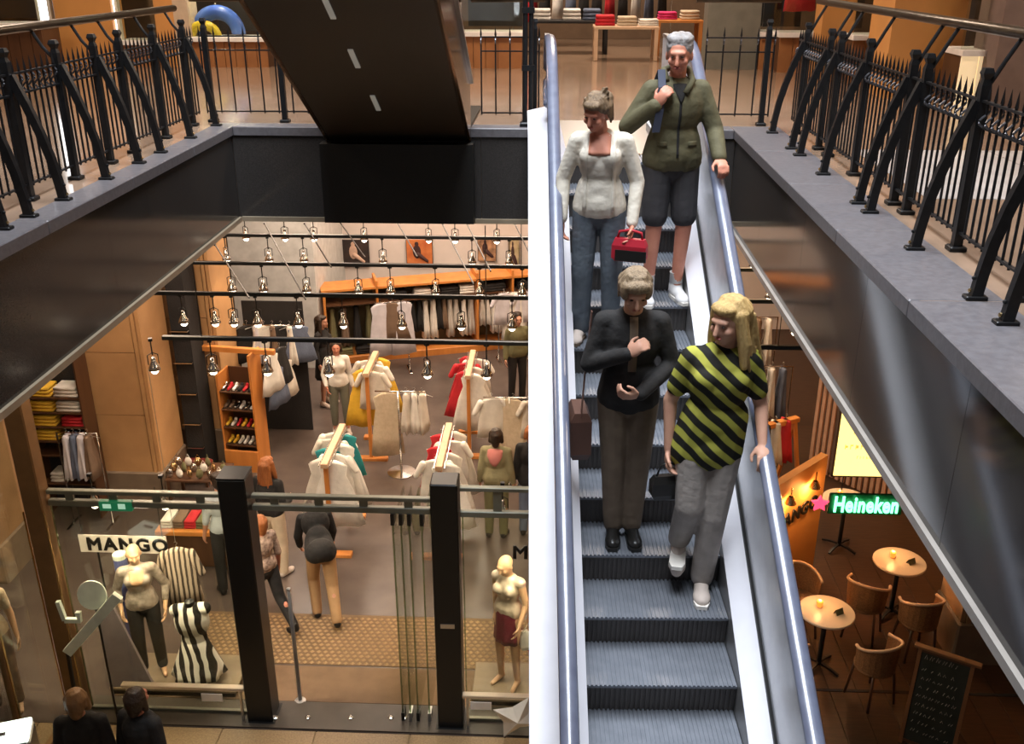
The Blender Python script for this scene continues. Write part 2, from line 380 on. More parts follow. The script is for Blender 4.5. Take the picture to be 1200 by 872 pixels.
window(1000, 1044, 13.0, onY(1020, 44, 13.0).z, 'dark gallery display window beside the broad orange pier')
window(1131, 1172, 10.9, onY(1150, 62, 10.9).z, 'display window with a lit cream front between orange and mauve walls', M_litcream, M_darkglass)
window(138, 184, YW, onY(160, 50, YW).z, 'gallery display window with a white sill beside the narrow orange pier', M_brownboard, mat('brown_display_back', (.16, .09, .05), .6))
window(-60, 50, YW - 1, onY(20, 30, YW - 1).z, 'dark gallery display window beside the bright slit', M_darkwood)
# tall bright slits: daylight windows of the outer facade
M_daylight = mat('bright_daylight_window', (.9, .92, 1), .5, emit=(.86, .93, 1.0), estr=6.0)
for x0, x1, lab in ((52, 62, 'tall narrow window full of daylight left of the orange pier'), (130, 140, 'tall narrow window full of daylight right of the orange pier')):
    WN[0] += 1
    a = onY(x0, 40, YW + .1).x; b = onY(x1, 40, YW + .1).x
    t = bpy.data.objects.new('window_%d' % WN[0], None); C.objects.link(t); tag(t, lab, None, None, 'structure')
    link('pane', MB().box(a, b, YW + .1, YW + .13, ZF + .45, 9.6), M_daylight, t)
    link('frame', MB().box(a - .04, a, YW + .06, YW + .16, ZF, 9.6).box(b, b + .04, YW + .06, YW + .16, ZF, 9.6), M_whitelac, t)
# gallery ceilings
for n_, x0, x1, y0, y1 in (('ceiling_left', -12, XL - .1, -2, 20.6), ('ceiling_back', XL - .1, XR + .1, YB + .1, 20.6), ('ceiling_right', XR + .1, 12, -2, 20.6)):
    struct(n_, MB().box(x0, x1, y0, y1, 10.0, 10.3), M_wallwhite, 'white plaster gallery ceiling, %s side of the void' % n_.split('_')[1])

# ================================================================== ESCALATOR coming down
EX0, EX1 = 0.225, 1.012                                     # step edges
RUN, RISE, Y0, Z0 = 0.324, 0.187, 4.114, CAMZ - 3.4916
YTOP = Y0 + (ZF - Z0) / (RISE / RUN)
def ez(y): return min(Z0 + (y - Y0) * RISE / RUN, ZF)
PATH = [-2.9, -1, 1, 3, 4, 5, 6, 7, YTOP - .25, YTOP - .08, YTOP + .08, YTOP + .3, 8.4, 9.2]
def pz(y):
    d = y - YTOP
    if abs(d) < .3: return ZF - RISE / RUN * (.3 - d) ** 2 / 1.2
    return ez(y)
PATH = PATH[:8] + [YTOP - .3 + .6 * i / 6 for i in range(7)] + [8.4, 9.2]
def sweep(poly, ys=PATH, dz=0.0):
    q = MB(); q.loft([[(x, y, pz(y) + h + dz) for x, h in poly] for y in ys]); return q
esc = thing('escalator', 'moving staircase with white metal sides carrying four people down', 'escalator', (0, 0, 0))
ETH = .034; EPV = Vector((.62, 3.6, 0))
esc.rotation_euler = (0, 0, ETH); esc.location = EPV - Matrix.Rotation(ETH, 3, 'Z') @ EPV
# step with a ribbed tread, shared by all
stm = MB(); NR = 34; wd = (EX1 - EX0) / NR
prof = []
for i in range(NR):
    x = EX0 + i * wd
    prof += [(x, 0.0), (x + wd * .55, 0.0), (x + wd * .55, -.007), (x + wd, -.007)]
top = [(x, 0, h) for x, h in prof]; n = len(prof)
stm.add([(x, 0, h) for x, h in prof] + [(x, RUN + .05, h) for x, h in prof], [(i, i + 1, n + i + 1, n + i) for i in range(n - 1)])
stm.add([(x, 0, h) for x, h in prof] + [(x, 0, -.02) for x, h in prof], [(i, n + i, n + i + 1, i + 1) for i in range(n - 1)])
step_tread = stm.mesh('tread'); step_tread.materials.append(M_tread)
rm = MB(); NS = 30; wd = (EX1 - EX0) / NS; pr = []
for i in range(NS):
    x = EX0 + i * wd; pr += [(x, 0.0), (x + wd * .5, 0.0), (x + wd * .5, .006), (x + wd, .006)]
rm.add([(x, .012 + y, -.018) for x, y in pr] + [(x, .03 + y, -RISE - .01) for x, y in pr], [(i, i + 1, len(pr) + i + 1, len(pr) + i) for i in range(len(pr) - 1)])
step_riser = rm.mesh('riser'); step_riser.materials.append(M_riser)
yl = MB().box(EX0, EX1, -.002, .0, -.02, -.004)
for k in range(-19, 12):
    y = Y0 + RUN * k; z = min(Z0 + RISE * k, ZF - .001)
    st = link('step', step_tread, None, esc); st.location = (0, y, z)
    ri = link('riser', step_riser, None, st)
link('landing_plate', MB().box(EX0 - .1, EX1 + .1, Y0 + RUN * 12, YB + .5, ZF - .03, ZF + .004), M_steel, esc)
cmb = MB()
for i in range(34):
    x = EX0 + (i + .6) * (EX1 - EX0) / 34; cmb.box(x, x + .01, Y0 + RUN * 12 - .05, Y0 + RUN * 12, ZF - .004, ZF + .006)
link('comb', cmb, M_brass, esc)
for s in (-1, 1):
    cx = (EX0 + EX1) / 2
    def mx(p): return [(cx + s * (x - cx), h) for x, h in p]
    link('skirt', sweep(mx([(EX1 + .003, -.30), (EX1 + .012, -.30), (EX1 + .012, .075), (EX1 + .003, .075)])), M_skirt, esc)
    link('inner_deck', sweep(mx([(EX1 + .012, .05), (EX1 + .105, .17), (EX1 + .105, .20), (EX1 + .003, .078), (EX1 + .003, .06)])), M_whitemetal, esc)
    link('gasket', sweep(mx([(EX1 + .100, .17), (EX1 + .125, .17), (EX1 + .125, .245), (EX1 + .100, .225)])), M_black, esc)
    link('balustrade_panel', sweep(mx([(EX1 + .112, .23), (EX1 + .124, .23), (EX1 + .124, .83), (EX1 + .112, .83)])), M_panelgrey, esc)
    link('handrail_guide', sweep(mx([(EX1 + .108, .82), (EX1 + .150, .82), (EX1 + .150, .845), (EX1 + .108, .845)])), M_steel, esc)
    link('outer_deck', sweep(mx([(EX1 + .125, .14), (EX1 + .30, .14), (EX1 + .30, .175), (EX1 + .125, .215)])), M_whitemetal, esc)
    link('side_cladding', sweep(mx([(EX1 + .262, -.75), (EX1 + .282, -.75), (EX1 + .282, .14), (EX1 + .262, .14)])), M_whitemetal, esc)
    # handrail with its turned-down end
    hx = cx + s * (EX1 + .132 - cx); pts = [(hx, y, pz(y) + .875) for y in PATH[:-2]] + [(hx, 8.25, ZF + .875)]
    for i in range(1, 9):
        a = PI * i / 8; pts.append((hx, 8.25 + .26 * math.sin(a), ZF + .615 + .26 * math.cos(a)))
    link('handrail', MB().tube(pts, .043, 12, .028), M_rubber, esc, True)
    link('newel_panel', MB().lathe([(.23, -.006), (.23, .006)], 24).xform(Matrix.Translation((cx + s * (EX1 + .118 - cx), 8.25, ZF + .615)) @ Matrix.Rotation(PI / 2, 4, 'Y')), M_panelgrey, esc)
link('truss_soffit', sweep([(EX0 - .27, -.78), (EX1 + .27, -.78), (EX1 + .27, -.75), (EX0 - .27, -.75)]), M_whitemetal, esc)

# ================================================================== ESCALATOR rising overhead
ux0, ux1, uy0, uz0, SL = -2.13, -.81, 9.24, 5.83, .5774
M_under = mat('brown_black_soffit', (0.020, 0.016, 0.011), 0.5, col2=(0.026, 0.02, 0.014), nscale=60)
M_side = mat('bronze_mirror_cladding', (0.13, 0.075, 0.035), 0.16, 0.6, col2=(0.10, 0.056, 0.026), nscale=2)
esu = thing('escalator', 'dark moving staircase seen from below, climbing over the void', 'escalator', (0, 0, 0))
def uz(y): return uz0 + SL * (uy0 - y)
def usw(poly, ys): return MB().loft([[(x, y, uz(y) + h) for x, h in poly] for y in ys])
ys = [uy0, 6.0, 2.0, .9]
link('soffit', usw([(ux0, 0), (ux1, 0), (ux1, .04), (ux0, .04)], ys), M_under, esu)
for s, x in ((-1, ux0), (1, ux1)):
    link('side_cladding', usw([(x - .02, 0), (x + .02, 0), (x + .02, .52), (x - .02, .52)], ys), M_side, esu)
    link('deck', usw([(x - .05, .52), (x + .05, .52), (x + .05, .56), (x - .05, .56)], ys), M_steel, esu)
    link('balustrade_glass', usw([(x - .006 - s * .05, .56), (x + .006 - s * .05, .56), (x + .006 - s * .05, 1.3), (x - .006 - s * .05, 1.3)], ys), M_glassbal, esu)
    link('handrail', MB().tube([(x - s * .05, y, uz(y) + 1.34) for y in ys] , .04, 10), M_black, esu, True)
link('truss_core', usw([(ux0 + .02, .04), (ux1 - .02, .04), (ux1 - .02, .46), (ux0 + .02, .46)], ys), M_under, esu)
for px, py in ((385, 8), (415, 68), (440, 120)):
    r = ray(px, py); t_ = (uz0 + SL * uy0 - CAMZ) / (r.z + SL * r.y); p = Vector((0, 0, CAMZ)) + r * t_
    link('soffit_lamp', MB().loft([[(p.x - .02, p.y + d, uz(p.y + d) - .012), (p.x + .02, p.y + d, uz(p.y + d) - .012), (p.x + .02, p.y + d, uz(p.y + d) + .002), (p.x - .02, p.y + d, uz(p.y + d) + .002)] for d in (-.13, .13)]), mat('dim_lamp', (.5, .5, .45), .4, emit=(.9, .9, .8), estr=.12), esu)
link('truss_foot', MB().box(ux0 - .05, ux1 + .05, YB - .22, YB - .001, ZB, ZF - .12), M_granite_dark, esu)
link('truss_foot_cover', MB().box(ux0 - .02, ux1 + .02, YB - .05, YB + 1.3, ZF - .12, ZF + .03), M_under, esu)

# ================================================================== RAILINGS
spk = MB()                                             # one picket: bar, spear point
spk.tube([(0, 0, .08), (0, 0, .80)], .0075, 6); spk.loft([[(.011 * math.cos(a), .011 * math.sin(a), .80) for a in (0, PI / 2, PI, 3 * PI / 2)], [(.0005 * math.cos(a), .0005 * math.sin(a), .88) for a in (0, PI / 2, PI, 3 * PI / 2)]])
picket_me = spk.mesh('picket'); picket_me.materials.append(M_iron)
scm = MB(); scm.tube([(0, .0 + .028 * math.sin(2 * PI * i / 10) * (1 - .3 * i / 10), .66 + .012 * i) for i in range(11)], .0065, 6)
scroll_me = scm.mesh('scroll'); scroll_me.materials.append(mat('worn_iron', (.10, .10, .11), .28, .6))
pm = MB(); pm.box(-.024, .024, -.024, .024, .02, .86); pm.loft([[(-.024, -.024, .86), (.024, -.024, .86), (.024, .024, .86), (-.024, .024, .86)], [(-.016, -.016, .89), (.016, -.016, .89), (.016, .016, .89), (-.016, .016, .89)], [(-.028, -.028, .92), (.028, -.028, .92), (.028, .028, .92), (-.028, .028, .92)], [(-.02, -.02, .945), (.02, -.02, .945), (.02, .02, .945), (-.02, .02, .945)]])
post_me = pm.mesh('post'); post_me.materials.append(M_iron)
fm = MB(); fm.cham(-.045, .045, -.045, .045, 0, .025, .006); foot_me = fm.mesh('foot'); foot_me.materials.append(M_iron)
bl = MB()
for z in (.03, .075, .12): bl.lathe([(.009, -.006), (.009, .004), (.005, .008)], 8, (0, 0, z))
def railing(label, org, along, inward, length, posts, spacing, braces=True, handrail=True, hz=1.11):
    """along = unit vector of the run, inward = unit vector away from the void"""
    ang = math.atan2(along[1], along[0])
    t = thing('railing', label, 'railing', org, ang)
    inw = Vector((-math.sin(ang), math.cos(ang), 0)); s = 1 if inw.dot(Vector((inward[0], inward[1], 0))) > 0 else -1   # local +y*s points inward
    yp = .22 * s
    n = int(length / spacing)
    for i in range(n + 1):
        x = i * length / n
        if any(abs(x - p) < .035 for p in posts): continue
        o = link('picket', picket_me, None, t); o.location = (x, yp, 0)
        o = link('scroll', scroll_me, None, t); o.location = (x, yp + .004, 0); o.rotation_euler = (0, 0, PI / 2 * 0)
    for z in (.10, .66, .785): link('rail', MB().bar([(0, yp, z), (length, yp, z)], (0, 1, 0), .022, .012), M_iron, t)
    for p in posts:
        o = link('post', post_me, None, t); o.location = (p, yp, 0); f = link('foot', foot_me, None, o)
        if braces:
            pts = [(p, s * q, z) for q, z in ((.0, 0), (.012, .12), (.035, .27), (.075, .43), (.13, .60), (.20, .78), (.30, hz - .13), (.36, hz - .02))]
            b = link('brace', MB().bar(pts[:6], (1, 0, 0), .042, .050), M_iron, t)
            link('strut', MB().tube(pts[5:], .012, 8), M_iron, b)
            bo = link('bolt', MB().lathe([(.011, 0), (.011, .006), (.006, .011)], 8).xform(Matrix.Translation((p, -.026 * s, .04)) @ Matrix.Rotation(PI / 2 * s, 4, 'X')), M_brass, b)
            link('bolt', MB().lathe([(.010, 0), (.010, .006), (.006, .011)], 8).xform(Matrix.Translation((p, -.018 * s, .10)) @ Matrix.Rotation(PI / 2 * s, 4, 'X')), M_iron, b)
            link('base_shoe', MB().cham(p - .03, p + .03, -.05, .05, 0, .018, .004), M_iron, b)
    if handrail:
        link('handrail', MB().tube([(-.1, s * .36, hz), (length * .5, s * .36, hz), (length + .05, s * .36, hz)], .030, 10), M_bronze, t, True)
    return t
railing('wrought iron railing with curved braces on the right coping', (1.95, 2.6, ZF), (0, 1), (1, 0), 6.75, [y - 2.6 for y in (3.0, 3.45, 4.07, 4.41, 5.25, 6.08, 6.33, 7.25, 8.0, 8.3, 9.1)], .080)
railing('wrought iron railing with curved braces on the left coping', (-3.20, 3.2, ZF), (0, 1), (-1, 0), 6.3, [y - 3.2 for y in (4.2, 4.75, 5.1, 5.45, 5.75, 6.2, 6.86, 7.45, 7.9, 8.6, 9.3)], .076, hz=1.03)
railing('low iron picket railing on the far coping left of the overhead escalator', (XL - .3, YB + .06, ZF), (1, 0), (0, 1), 1.12, [.05, .75], .13, False, True)
railing('low iron picket railing on the far coping between overhead escalator and black pole', (ux1 + .10, YB + .06, ZF), (1, 0), (0, 1), .54, [.5], .135, False, True)
railing('low iron picket railing on the far coping right of the escalator head', (EX1 + .36, YB + .06, ZF), (1, 0), (0, 1), .62, [.56], .125, False, True)
tp = thing('pole', 'tall black iron pole standing on the far coping beside the escalator', 'pole', (-.27, YB + .14, ZF))
link('base', MB().cham(-.07, .07, -.07, .07, 0, .04, .01), M_iron, tp)
link('shaft', MB().tube([(-.025, 0, .04), (-.025, 0, 4.0)], .024, 10).tube([(.03, 0, .04), (.03, 0, 4.0)], .022, 10), M_iron, tp)
for z in (.5, 1.0, 1.6): link('clamp', MB().box(-.055, .06, -.03, .03, z, z + .05), M_iron, tp)
# ================================================================== PEOPLE AND MANNEQUINS
def rotm(yaw, pitch, roll=0): return Matrix.Rotation(yaw, 3, 'Z') @ Matrix.Rotation(pitch, 3, 'X') @ Matrix.Rotation(roll, 3, 'Y')
SKIN = mat('skin_tan', (.52, .26, .17), .55, col2=(.46, .22, .14), nscale=12)
SKIN2 = mat('skin_ruddy', (.60, .25, .16), .55, col2=(.52, .20, .13), nscale=12)
SKIN3 = mat('skin_fair', (.60, .33, .22), .55, col2=(.54, .28, .19), nscale=12)
M_eye = mat('eye_dark', (.05, .03, .02), .25)
M_lip = mat('lips', (.36, .10, .08), .5)
# default standing pose for a 1.72 m figure facing -Y; 'R' is the figure's right hand (-X)
BASE = dict(head=(0, -.015, 1.60), neck=(0, .015, 1.45), chest=(0, .005, 1.27), waist=(0, .005, 1.07), hip=(0, .01, .94),
            shR=(-.158, .01, 1.385), shL=(.158, .01, 1.385), elR=(-.205, .035, 1.11), elL=(.205, .035, 1.11),
            wrR=(-.235, -.03, .88), wrL=(.235, -.03, .88), hpR=(-.088, .01, .92), hpL=(.088, .01, .92),
            knR=(-.10, -.015, .50), knL=(.10, -.015, .50), anR=(-.105, .02, .085), anL=(.105, .02, .085))
def V(t): return Vector(t)
def hand(mb, wr, d, n, side, u, curl=.35):
    d = d.normalized(); n = (n - d * n.dot(d)).normalized(); s = d.cross(n).normalized()
    rot = Matrix((s, d, n)).transposed()
    mb.ell(wr + d * .045 * u, (.040 * u, .055 * u, .019 * u), rot, 10, 7)
    for i, (o, ln) in enumerate(((-.030, .068), (-.010, .078), (.010, .074), (.029, .058))):
        b = wr + d * .083 * u + s * (o * u * side); c1 = curl; c2 = curl * 2.2
        k = b + (d * math.cos(c1) + n * math.sin(c1)) * ln * .55 * u
        e = k + (d * math.cos(c2) + n * math.sin(c2)) * ln * .5 * u
        mb.cap(b, k, .0105 * u, .0095 * u, 8); mb.cap(k, e, .0095 * u, .008 * u, 8)
    b = wr + d * .025 * u - s * (.030 * u * side); e = b + (d * .62 - s * (.55 * side) + n * .35).normalized() * .045 * u
    mb.cap(b, e, .013 * u, .0105 * u, 8); mb.cap(e, e + (d * .85 + n * .4).normalized() * .03 * u, .0105 * u, .009 * u, 8)
def figure(name, label, loc, rz, H=1.72, pose=None, skin=SKIN, head=(0, 0, 0), voxel=.009, cat='person', female=True, hands=None,
           top=None, legs=None, hair=None, shoes=None, skirt=None, face=True, bald=False, group=None, feet=None, curl=.35, thick=1.0):
    J = {k: V(v) for k, v in BASE.items()}
    for k, v in (pose or {}).items(): J[k] = V(v)
    u = H / 1.72
    for k in J: J[k] = J[k] * u
    t = thing(name, label, cat, loc, rz, group)
    HR = rotm(head[0], head[1], head[2]); hc = J['head']
    def hp(x, y, z): return hc + HR @ (V((x, y, z)) * u)
    b = MB(); sw = 1.0 if female else 1.08
    # head
    b.ell(hp(0, .012, .025), (.074 * u, .092 * u, .088 * u), HR); b.ell(hp(0, -.022, -.028), (.060 * u, .068 * u, .078 * u), HR)
    b.ell(hp(0, -.045, -.082), (.034 * u, .034 * u, .026 * u), HR); b.cap(hp(0, -.092, .012), hp(0, -.108, -.028), .010 * u, .014 * u, 8)
    b.ell(hp(0, -.072, .030), (.050 * u, .022 * u, .020 * u), HR)
    for s in (-1, 1): b.ell(hp(s * .036, -.060, -.022), (.026 * u, .026 * u, .024 * u), HR)
    for s in (-1, 1): b.ell(hp(s * .076, .012, -.010), (.011 * u, .021 * u, .032 * u), HR, 8, 6)
    b.cap(J['neck'] - V((0, 0, .05)) * u, hp(0, .02, -.05), .056 * u, .050 * u)
    # trunk
    b.cap(J['shR'] * .9 + J['neck'] * .1, J['shL'] * .9 + J['neck'] * .1, .055 * u, .055 * u)
    b.ell(J['chest'] + V((0, 0, .02)) * u, (.134 * u * sw * thick, .105 * u * thick, .19 * u)); b.ell(J['waist'], (.116 * u * sw * thick, .092 * u * thick, .17 * u))
    b.ell(J['hip'] + V((0, .005, .0)), (.146 * u * thick, .096 * u * thick, .13 * u))
    if female:
        for s in (-1, 1): b.ell(J['chest'] + V((s * .068, -.085, .035)) * u, (.058 * u, .050 * u, .056 * u))
    for s, k in ((-1, 'R'), (1, 'L')):
        b.cap(J['sh' + k], J['el' + k], .046 * u, .038 * u); b.cap(J['el' + k], J['wr' + k], .038 * u, .025 * u)
        hd = (hands or {}).get(k)
        d = V(hd[0]) if hd else (J['wr' + k] - J['el' + k]); nn = V(hd[1]) if hd else V((-s, -.3, 0))
        hand(b, J['wr' + k], d, nn, s, u, curl)
        b.cap(J['hp' + k], J['kn' + k], .084 * u * thick, .056 * u); b.cap(J['kn' + k], J['an' + k], .055 * u, .036 * u)
        b.ell(J['kn' + k] * .62 + J['an' + k] * .38 + V((0, .015, 0)) * u, (.044 * u, .045 * u, .10 * u))
        fd = V((feet or {}).get(k, (s * .18, -1, -.12))).normalized(); J['fd' + k] = fd
        b.cap(J['an' + k] + V((0, .025, -.045)) * u, J['an' + k] + fd * .15 * u + V((0, 0, -.045)) * u, .034 * u, .026 * u)
    blob('body', b, voxel, skin, t, 3)
    if face:
        for s in (-1, 1):
            link('eye', MB().ell(hp(s * .031, -.083, .012), (.011 * u, .006 * u, .005 * u), HR, 8, 6), M_eye, t, True)
        link('mouth', MB().ell(hp(0, -.090, -.055), (.022 * u, .008 * u, .007 * u), HR, 8, 6), M_lip, t, True)
    if hair and not bald:
        m, style = hair; h = MB()
        h.ell(hp(0, .026, .044), (.086 * u, .094 * u, .088 * u), HR)
        h.ell(hp(0, .060, -.005), (.078 * u, .064 * u, .09 * u), HR)
        if style == 'short':
            for i in range(8):
                a = i * PI / 4; h.ell(hp(.05 * math.cos(a), .03 + .05 * math.sin(a), .092), (.038 * u, .038 * u, .030 * u), HR, 8, 6)
        if style == 'fringe':
            h.ell(hp(.0, -.055, .075), (.070 * u, .035 * u, .038 * u), HR); h.ell(hp(-.06, -.02, .03), (.03 * u, .05 * u, .06 * u), HR); h.ell(hp(.06, -.02, .03), (.03 * u, .05 * u, .06 * u), HR)
            h.ell(hp(0, .085, .0), (.06 * u, .05 * u, .09 * u), HR)
        if style == 'updo':
            h.ell(hp(.0, -.05, .085), (.06 * u, .04 * u, .03 * u), HR)
            for a, l, yy in ((.5, .05, .04), (.8, .075, .05), (1.05, .09, .06), (1.3, .06, .08), (2.2, .04, .02), (2.9, .04, .0)):
                h.cap(hp(.04 * math.cos(a), .05, .07), hp((.05 + l * .7) * math.cos(a), yy, .08 + l * math.sin(a)), .032 * u, .010 * u, 8)
            h.ell(hp(.03, .09, .06), (.05 * u, .05 * u, .05 * u), HR)
        if style == 'long':
            for s in (-1, 1):
                h.cap(hp(s * .068, .0, .05), hp(s * .092, .0, -.10), .032 * u, .036 * u); h.cap(hp(s * .092, .0, -.10), hp(s * .10, -.02, -.21), .036 * u, .022 * u)
            h.cap(hp(0, .075, .03), hp(0, .085, -.20), .075 * u, .06 * u)
            h.ell(hp(0, -.035, .085), (.070 * u, .05 * u, .035 * u), HR)
        if style == 'bob':
            for s in (-1, 1): h.cap(hp(s * .065, .015, .04), hp(s * .082, .015, -.075), .034 * u, .03 * u)
            h.cap(hp(0, .07, .02), hp(0, .07, -.09), .07 * u, .055 * u)
        rh = random.Random(label)
        if style != 'short':
            for i in range(46):                                         # locks
                a = rh.uniform(0, 2 * PI); a2 = a + rh.uniform(-.3, .3)
                if math.sin(a) < -.45 and style != 'fringe': continue
                z1 = rh.uniform(-.07, .0) if math.sin(a) > -.2 else .05
                h.cap(hp(.05 * math.cos(a), .026 + .05 * math.sin(a), .112), hp(.089 * math.cos(a2), .028 + .096 * math.sin(a2), .05), .012 * u, .011 * u, 6)
                if math.sin(a) > -.2: h.cap(hp(.089 * math.cos(a2), .028 + .096 * math.sin(a2), .05), hp(.088 * math.cos(a2), .03 + .093 * math.sin(a2), z1), .011 * u, .008 * u, 6)
            if style == 'long':
                for i in range(26):
                    x = rh.uniform(-.1, .1); sd = 1 if x > 0 else -1; yb_ = rh.uniform(.0, .12) if abs(x) > .06 else rh.uniform(.09, .14)
                    h.cap(hp(x * .9, yb_ * .8, .02), hp(x * 1.15, yb_, rh.uniform(-.26, -.16)), .013 * u, .009 * u, 6)
        blob('hair', h, .0055 if voxel < .008 else .009, m, t, 2)
    if top:
        m, sleeve, hem, fat, nm = top; c = MB()
        c.cap(J['shR'] * .92 + J['neck'] * .08, J['shL'] * .92 + J['neck'] * .08, .060 * u, .060 * u)
        c.ell(J['chest'] + V((0, 0, .01)) * u, ((.148 + fat) * u * sw * thick, (.124 + fat) * u * thick, .20 * u)); c.ell(J['waist'], ((.132 + fat) * u * sw, (.104 + fat) * u * thick, .19 * u))
        if female:
            for s in (-1, 1): c.ell(J['chest'] + V((s * .068, -.088, .03)) * u, (.072 * u, .062 * u, .070 * u))
        hz = J['hip'] + (J['hip'] - J['waist']).normalized() * hem * u
        c.cap(J['waist'] + V((-.05, 0, 0)) * u, hz + V((-.07, 0, .08)) * u, (.100 + fat) * u * thick, (.106 + fat) * u * thick)
        c.cap(J['waist'] + V((.05, 0, 0)) * u, hz + V((.07, 0, .08)) * u, (.100 + fat) * u * thick, (.106 + fat) * u * thick)
        c.ell(hz + V((0, 0, .11)) * u, ((.160 + fat) * u * thick, (.126 + fat) * u * thick, .15 * u))
        for k in 'RL':
            f1 = min(1, sleeve * 2); e = J['sh' + k].lerp(J['el' + k], f1); c.cap(J['sh' + k], e, (.056 + fat * .4) * u, (.047 + fat * .5) * u)
            if sleeve > .5: c.cap(J['el' + k], J['el' + k].lerp(J['wr' + k], (sleeve - .5) * 2), (.047 + fat * .5) * u, (.036 + fat * .5) * u)
        blob(nm, c, max(voxel, .009), m, t, 5)
    if legs:
        m, ln, fat, nm = legs; c = MB()
        c.ell(J['hip'], ((.156 + fat * .5) * u * thick, (.106 + fat * .4) * u * thick, .14 * u))
        for s, k in ((-1, 'R'), (1, 'L')):
            c.cap(J['hp' + k], J['hp' + k].lerp(J['kn' + k], min(1, ln * 2)), (.090 + fat * .4) * u * thick, (.064 + fat) * u)
            if ln > .5: c.cap(J['kn' + k], J['kn' + k].lerp(J['an' + k], (ln - .5) * 2), (.064 + fat) * u, (.050 + fat) * u)
        blob(nm, c, max(voxel, .009), m, t, 4)
    if skirt:
        m, z1, w1, nm = skirt; c = MB(); rings = []
        for i in range(9):
            q = i / 8; z = J['hip'].z + .12 * u - q * (J['hip'].z + .12 * u - z1 * u)
            r = .15 * u + (w1 - .15) * u * q
            rings.append([(J['hip'].x + (r + .010 * q * math.cos(9 * 2 * PI * j / 36)) * math.cos(2 * PI * j / 36), J['hip'].y + (r * .78 + .010 * q * math.cos(9 * 2 * PI * j / 36)) * math.sin(2 * PI * j / 36), z) for j in range(36)])
        link(nm, c.loft(rings), m, t, True)
    if shoes:
        m, sole = shoes
        for k in 'RL':
            c = MB(); a = J['an' + k]; fd = J['fd' + k]
            c.cap(a + V((0, .03, -.035)) * u, a + fd * .16 * u + V((0, 0, -.040)) * u, .046 * u, .034 * u); c.cap(a + V((0, .01, .01)) * u, a + V((0, .01, -.03)) * u, .048 * u, .048 * u)
            c.ell(a + fd * .12 * u + V((0, 0, -.045)) * u, (.050 * u, .075 * u, .036 * u))
            so = blob('shoe', c, .010, m, t, 3)
            if sole:
                f2 = V((fd.x, fd.y, 0)).normalized(); sd = V((f2.y, -f2.x, 0)); zz = a.z - .084 * u; p = a - f2 * .045 * u; ol = []
                for q, wv in ((0, .030), (.05, .040), (.12, .042), (.20, .044), (.245, .028)): ol.append((q, wv))
                pts = [p + f2 * q * u + sd * wv * u for q, wv in ol] + [p + f2 * q * u - sd * wv * u for q, wv in reversed(ol)]
                link('sole', MB().loft([[V((x.x, x.y, zz)) for x in pts], [V((x.x, x.y, zz + .022 * u)) for x in pts]]), sole, so)
    t['_u'] = u
    return t, J

from mathutils.bvhtree import BVHTree
def patch(t, garment, name, m, cols, off=.004, rows=7, front=-1):
    """a piece of cloth or skin lying on a garment: cols = (x, z_top, z_bottom), dropped on it from the front"""
    g = [c for c in t.children if c.name.split('.')[0] == garment][0].data
    bv = BVHTree.FromPolygons([v.co.copy() for v in g.vertices], [tuple(p.vertices) for p in g.polygons])
    q = MB(); rings = []
    for x, z0, z1 in cols:
        col = []
        for i in range(rows):
            z = z0 + (z1 - z0) * i / (rows - 1); h = bv.ray_cast(V((x, front * 1.0, z)), V((0, -front, 0)))
            col.append(h[0] + V((0, front * off, 0)) if h[0] else V((x, front * .1, z)))
        rings.append(col)
    n = rows; vs = [p for r in rings for p in r]; k = len(rings)
    vs += [p - V((0, front * off * 2, 0)) for r in rings for p in r]; N = n * k; fs = []
    for i in range(k - 1):
        for j in range(n - 1):
            fs.append((i * n + j, i * n + j + 1, (i + 1) * n + j + 1, (i + 1) * n + j)); fs.append(tuple(N + a for a in (i * n + j, (i + 1) * n + j, (i + 1) * n + j + 1, i * n + j + 1)))
    rim = [i * n for i in range(k)] + [(k - 1) * n + j for j in range(1, n)] + [i * n + n - 1 for i in range(k - 2, -1, -1)] + [j for j in range(n - 2, 0, -1)]
    for i in range(len(rim)): a, b = rim[i], rim[(i + 1) % len(rim)]; fs.append((a, b, N + b, N + a))
    q.add(vs, fs); return link(name, q, m, t, True)
def tread(k): return Z0 + RISE * k - .001
def stand(px, py, k): 
    y = Y0 + RUN * k + .17; z = tread(k); t_ = (y, z)
    lo, hi = 0.0, 872.0                                    # column px at depth y on this tread
    for _i in range(40):
        m_ = (lo + hi) / 2; q = onY(px, m_, y)
        if q.z > z: lo = m_
        else: hi = m_
    return onY(px, lo, y)
M_cream = mat('cream_cotton', (.72, .66, .56), .85, col2=(.62, .56, .46), nscale=14, bump=.35, bscale=22)
M_olive = mat('olive_cotton', (.105, .092, .045), .8, col2=(.075, .066, .032), nscale=9, bump=.4, bscale=18)
M_navy = mat('dark_grey_cotton', (.045, .042, .045), .85, bump=.3, bscale=18)
M_denim = mat('grey_blue_denim', (.105, .125, .145), .85, col2=(.075, .09, .11), nscale=14, bump=.3, bscale=24)
M_blackcloth = mat('black_cloth', (.012, .011, .011), .85, col2=(.02, .018, .017), nscale=14, bump=.35, bscale=20)
M_taupe = mat('taupe_cotton', (.15, .11, .075), .85, col2=(.12, .085, .058), nscale=12, bump=.3, bscale=20)
M_greyjean = mat('pale_grey_denim', (.33, .29, .26), .85, col2=(.27, .24, .215), nscale=12, bump=.3, bscale=22)
M_stripe = stripes('yellow_black_stripe', (.016, .015, .012), (.37, .36, .06), 4.3, (.25, -.72, 0), .55, 1.6)
M_whiteshoe = mat('white_leather', (.80, .78, .76), .5)
M_beigeshoe = mat('beige_canvas', (.62, .52, .45), .7)
M_blackshoe = mat('black_leather', (.012, .011, .010), .35)
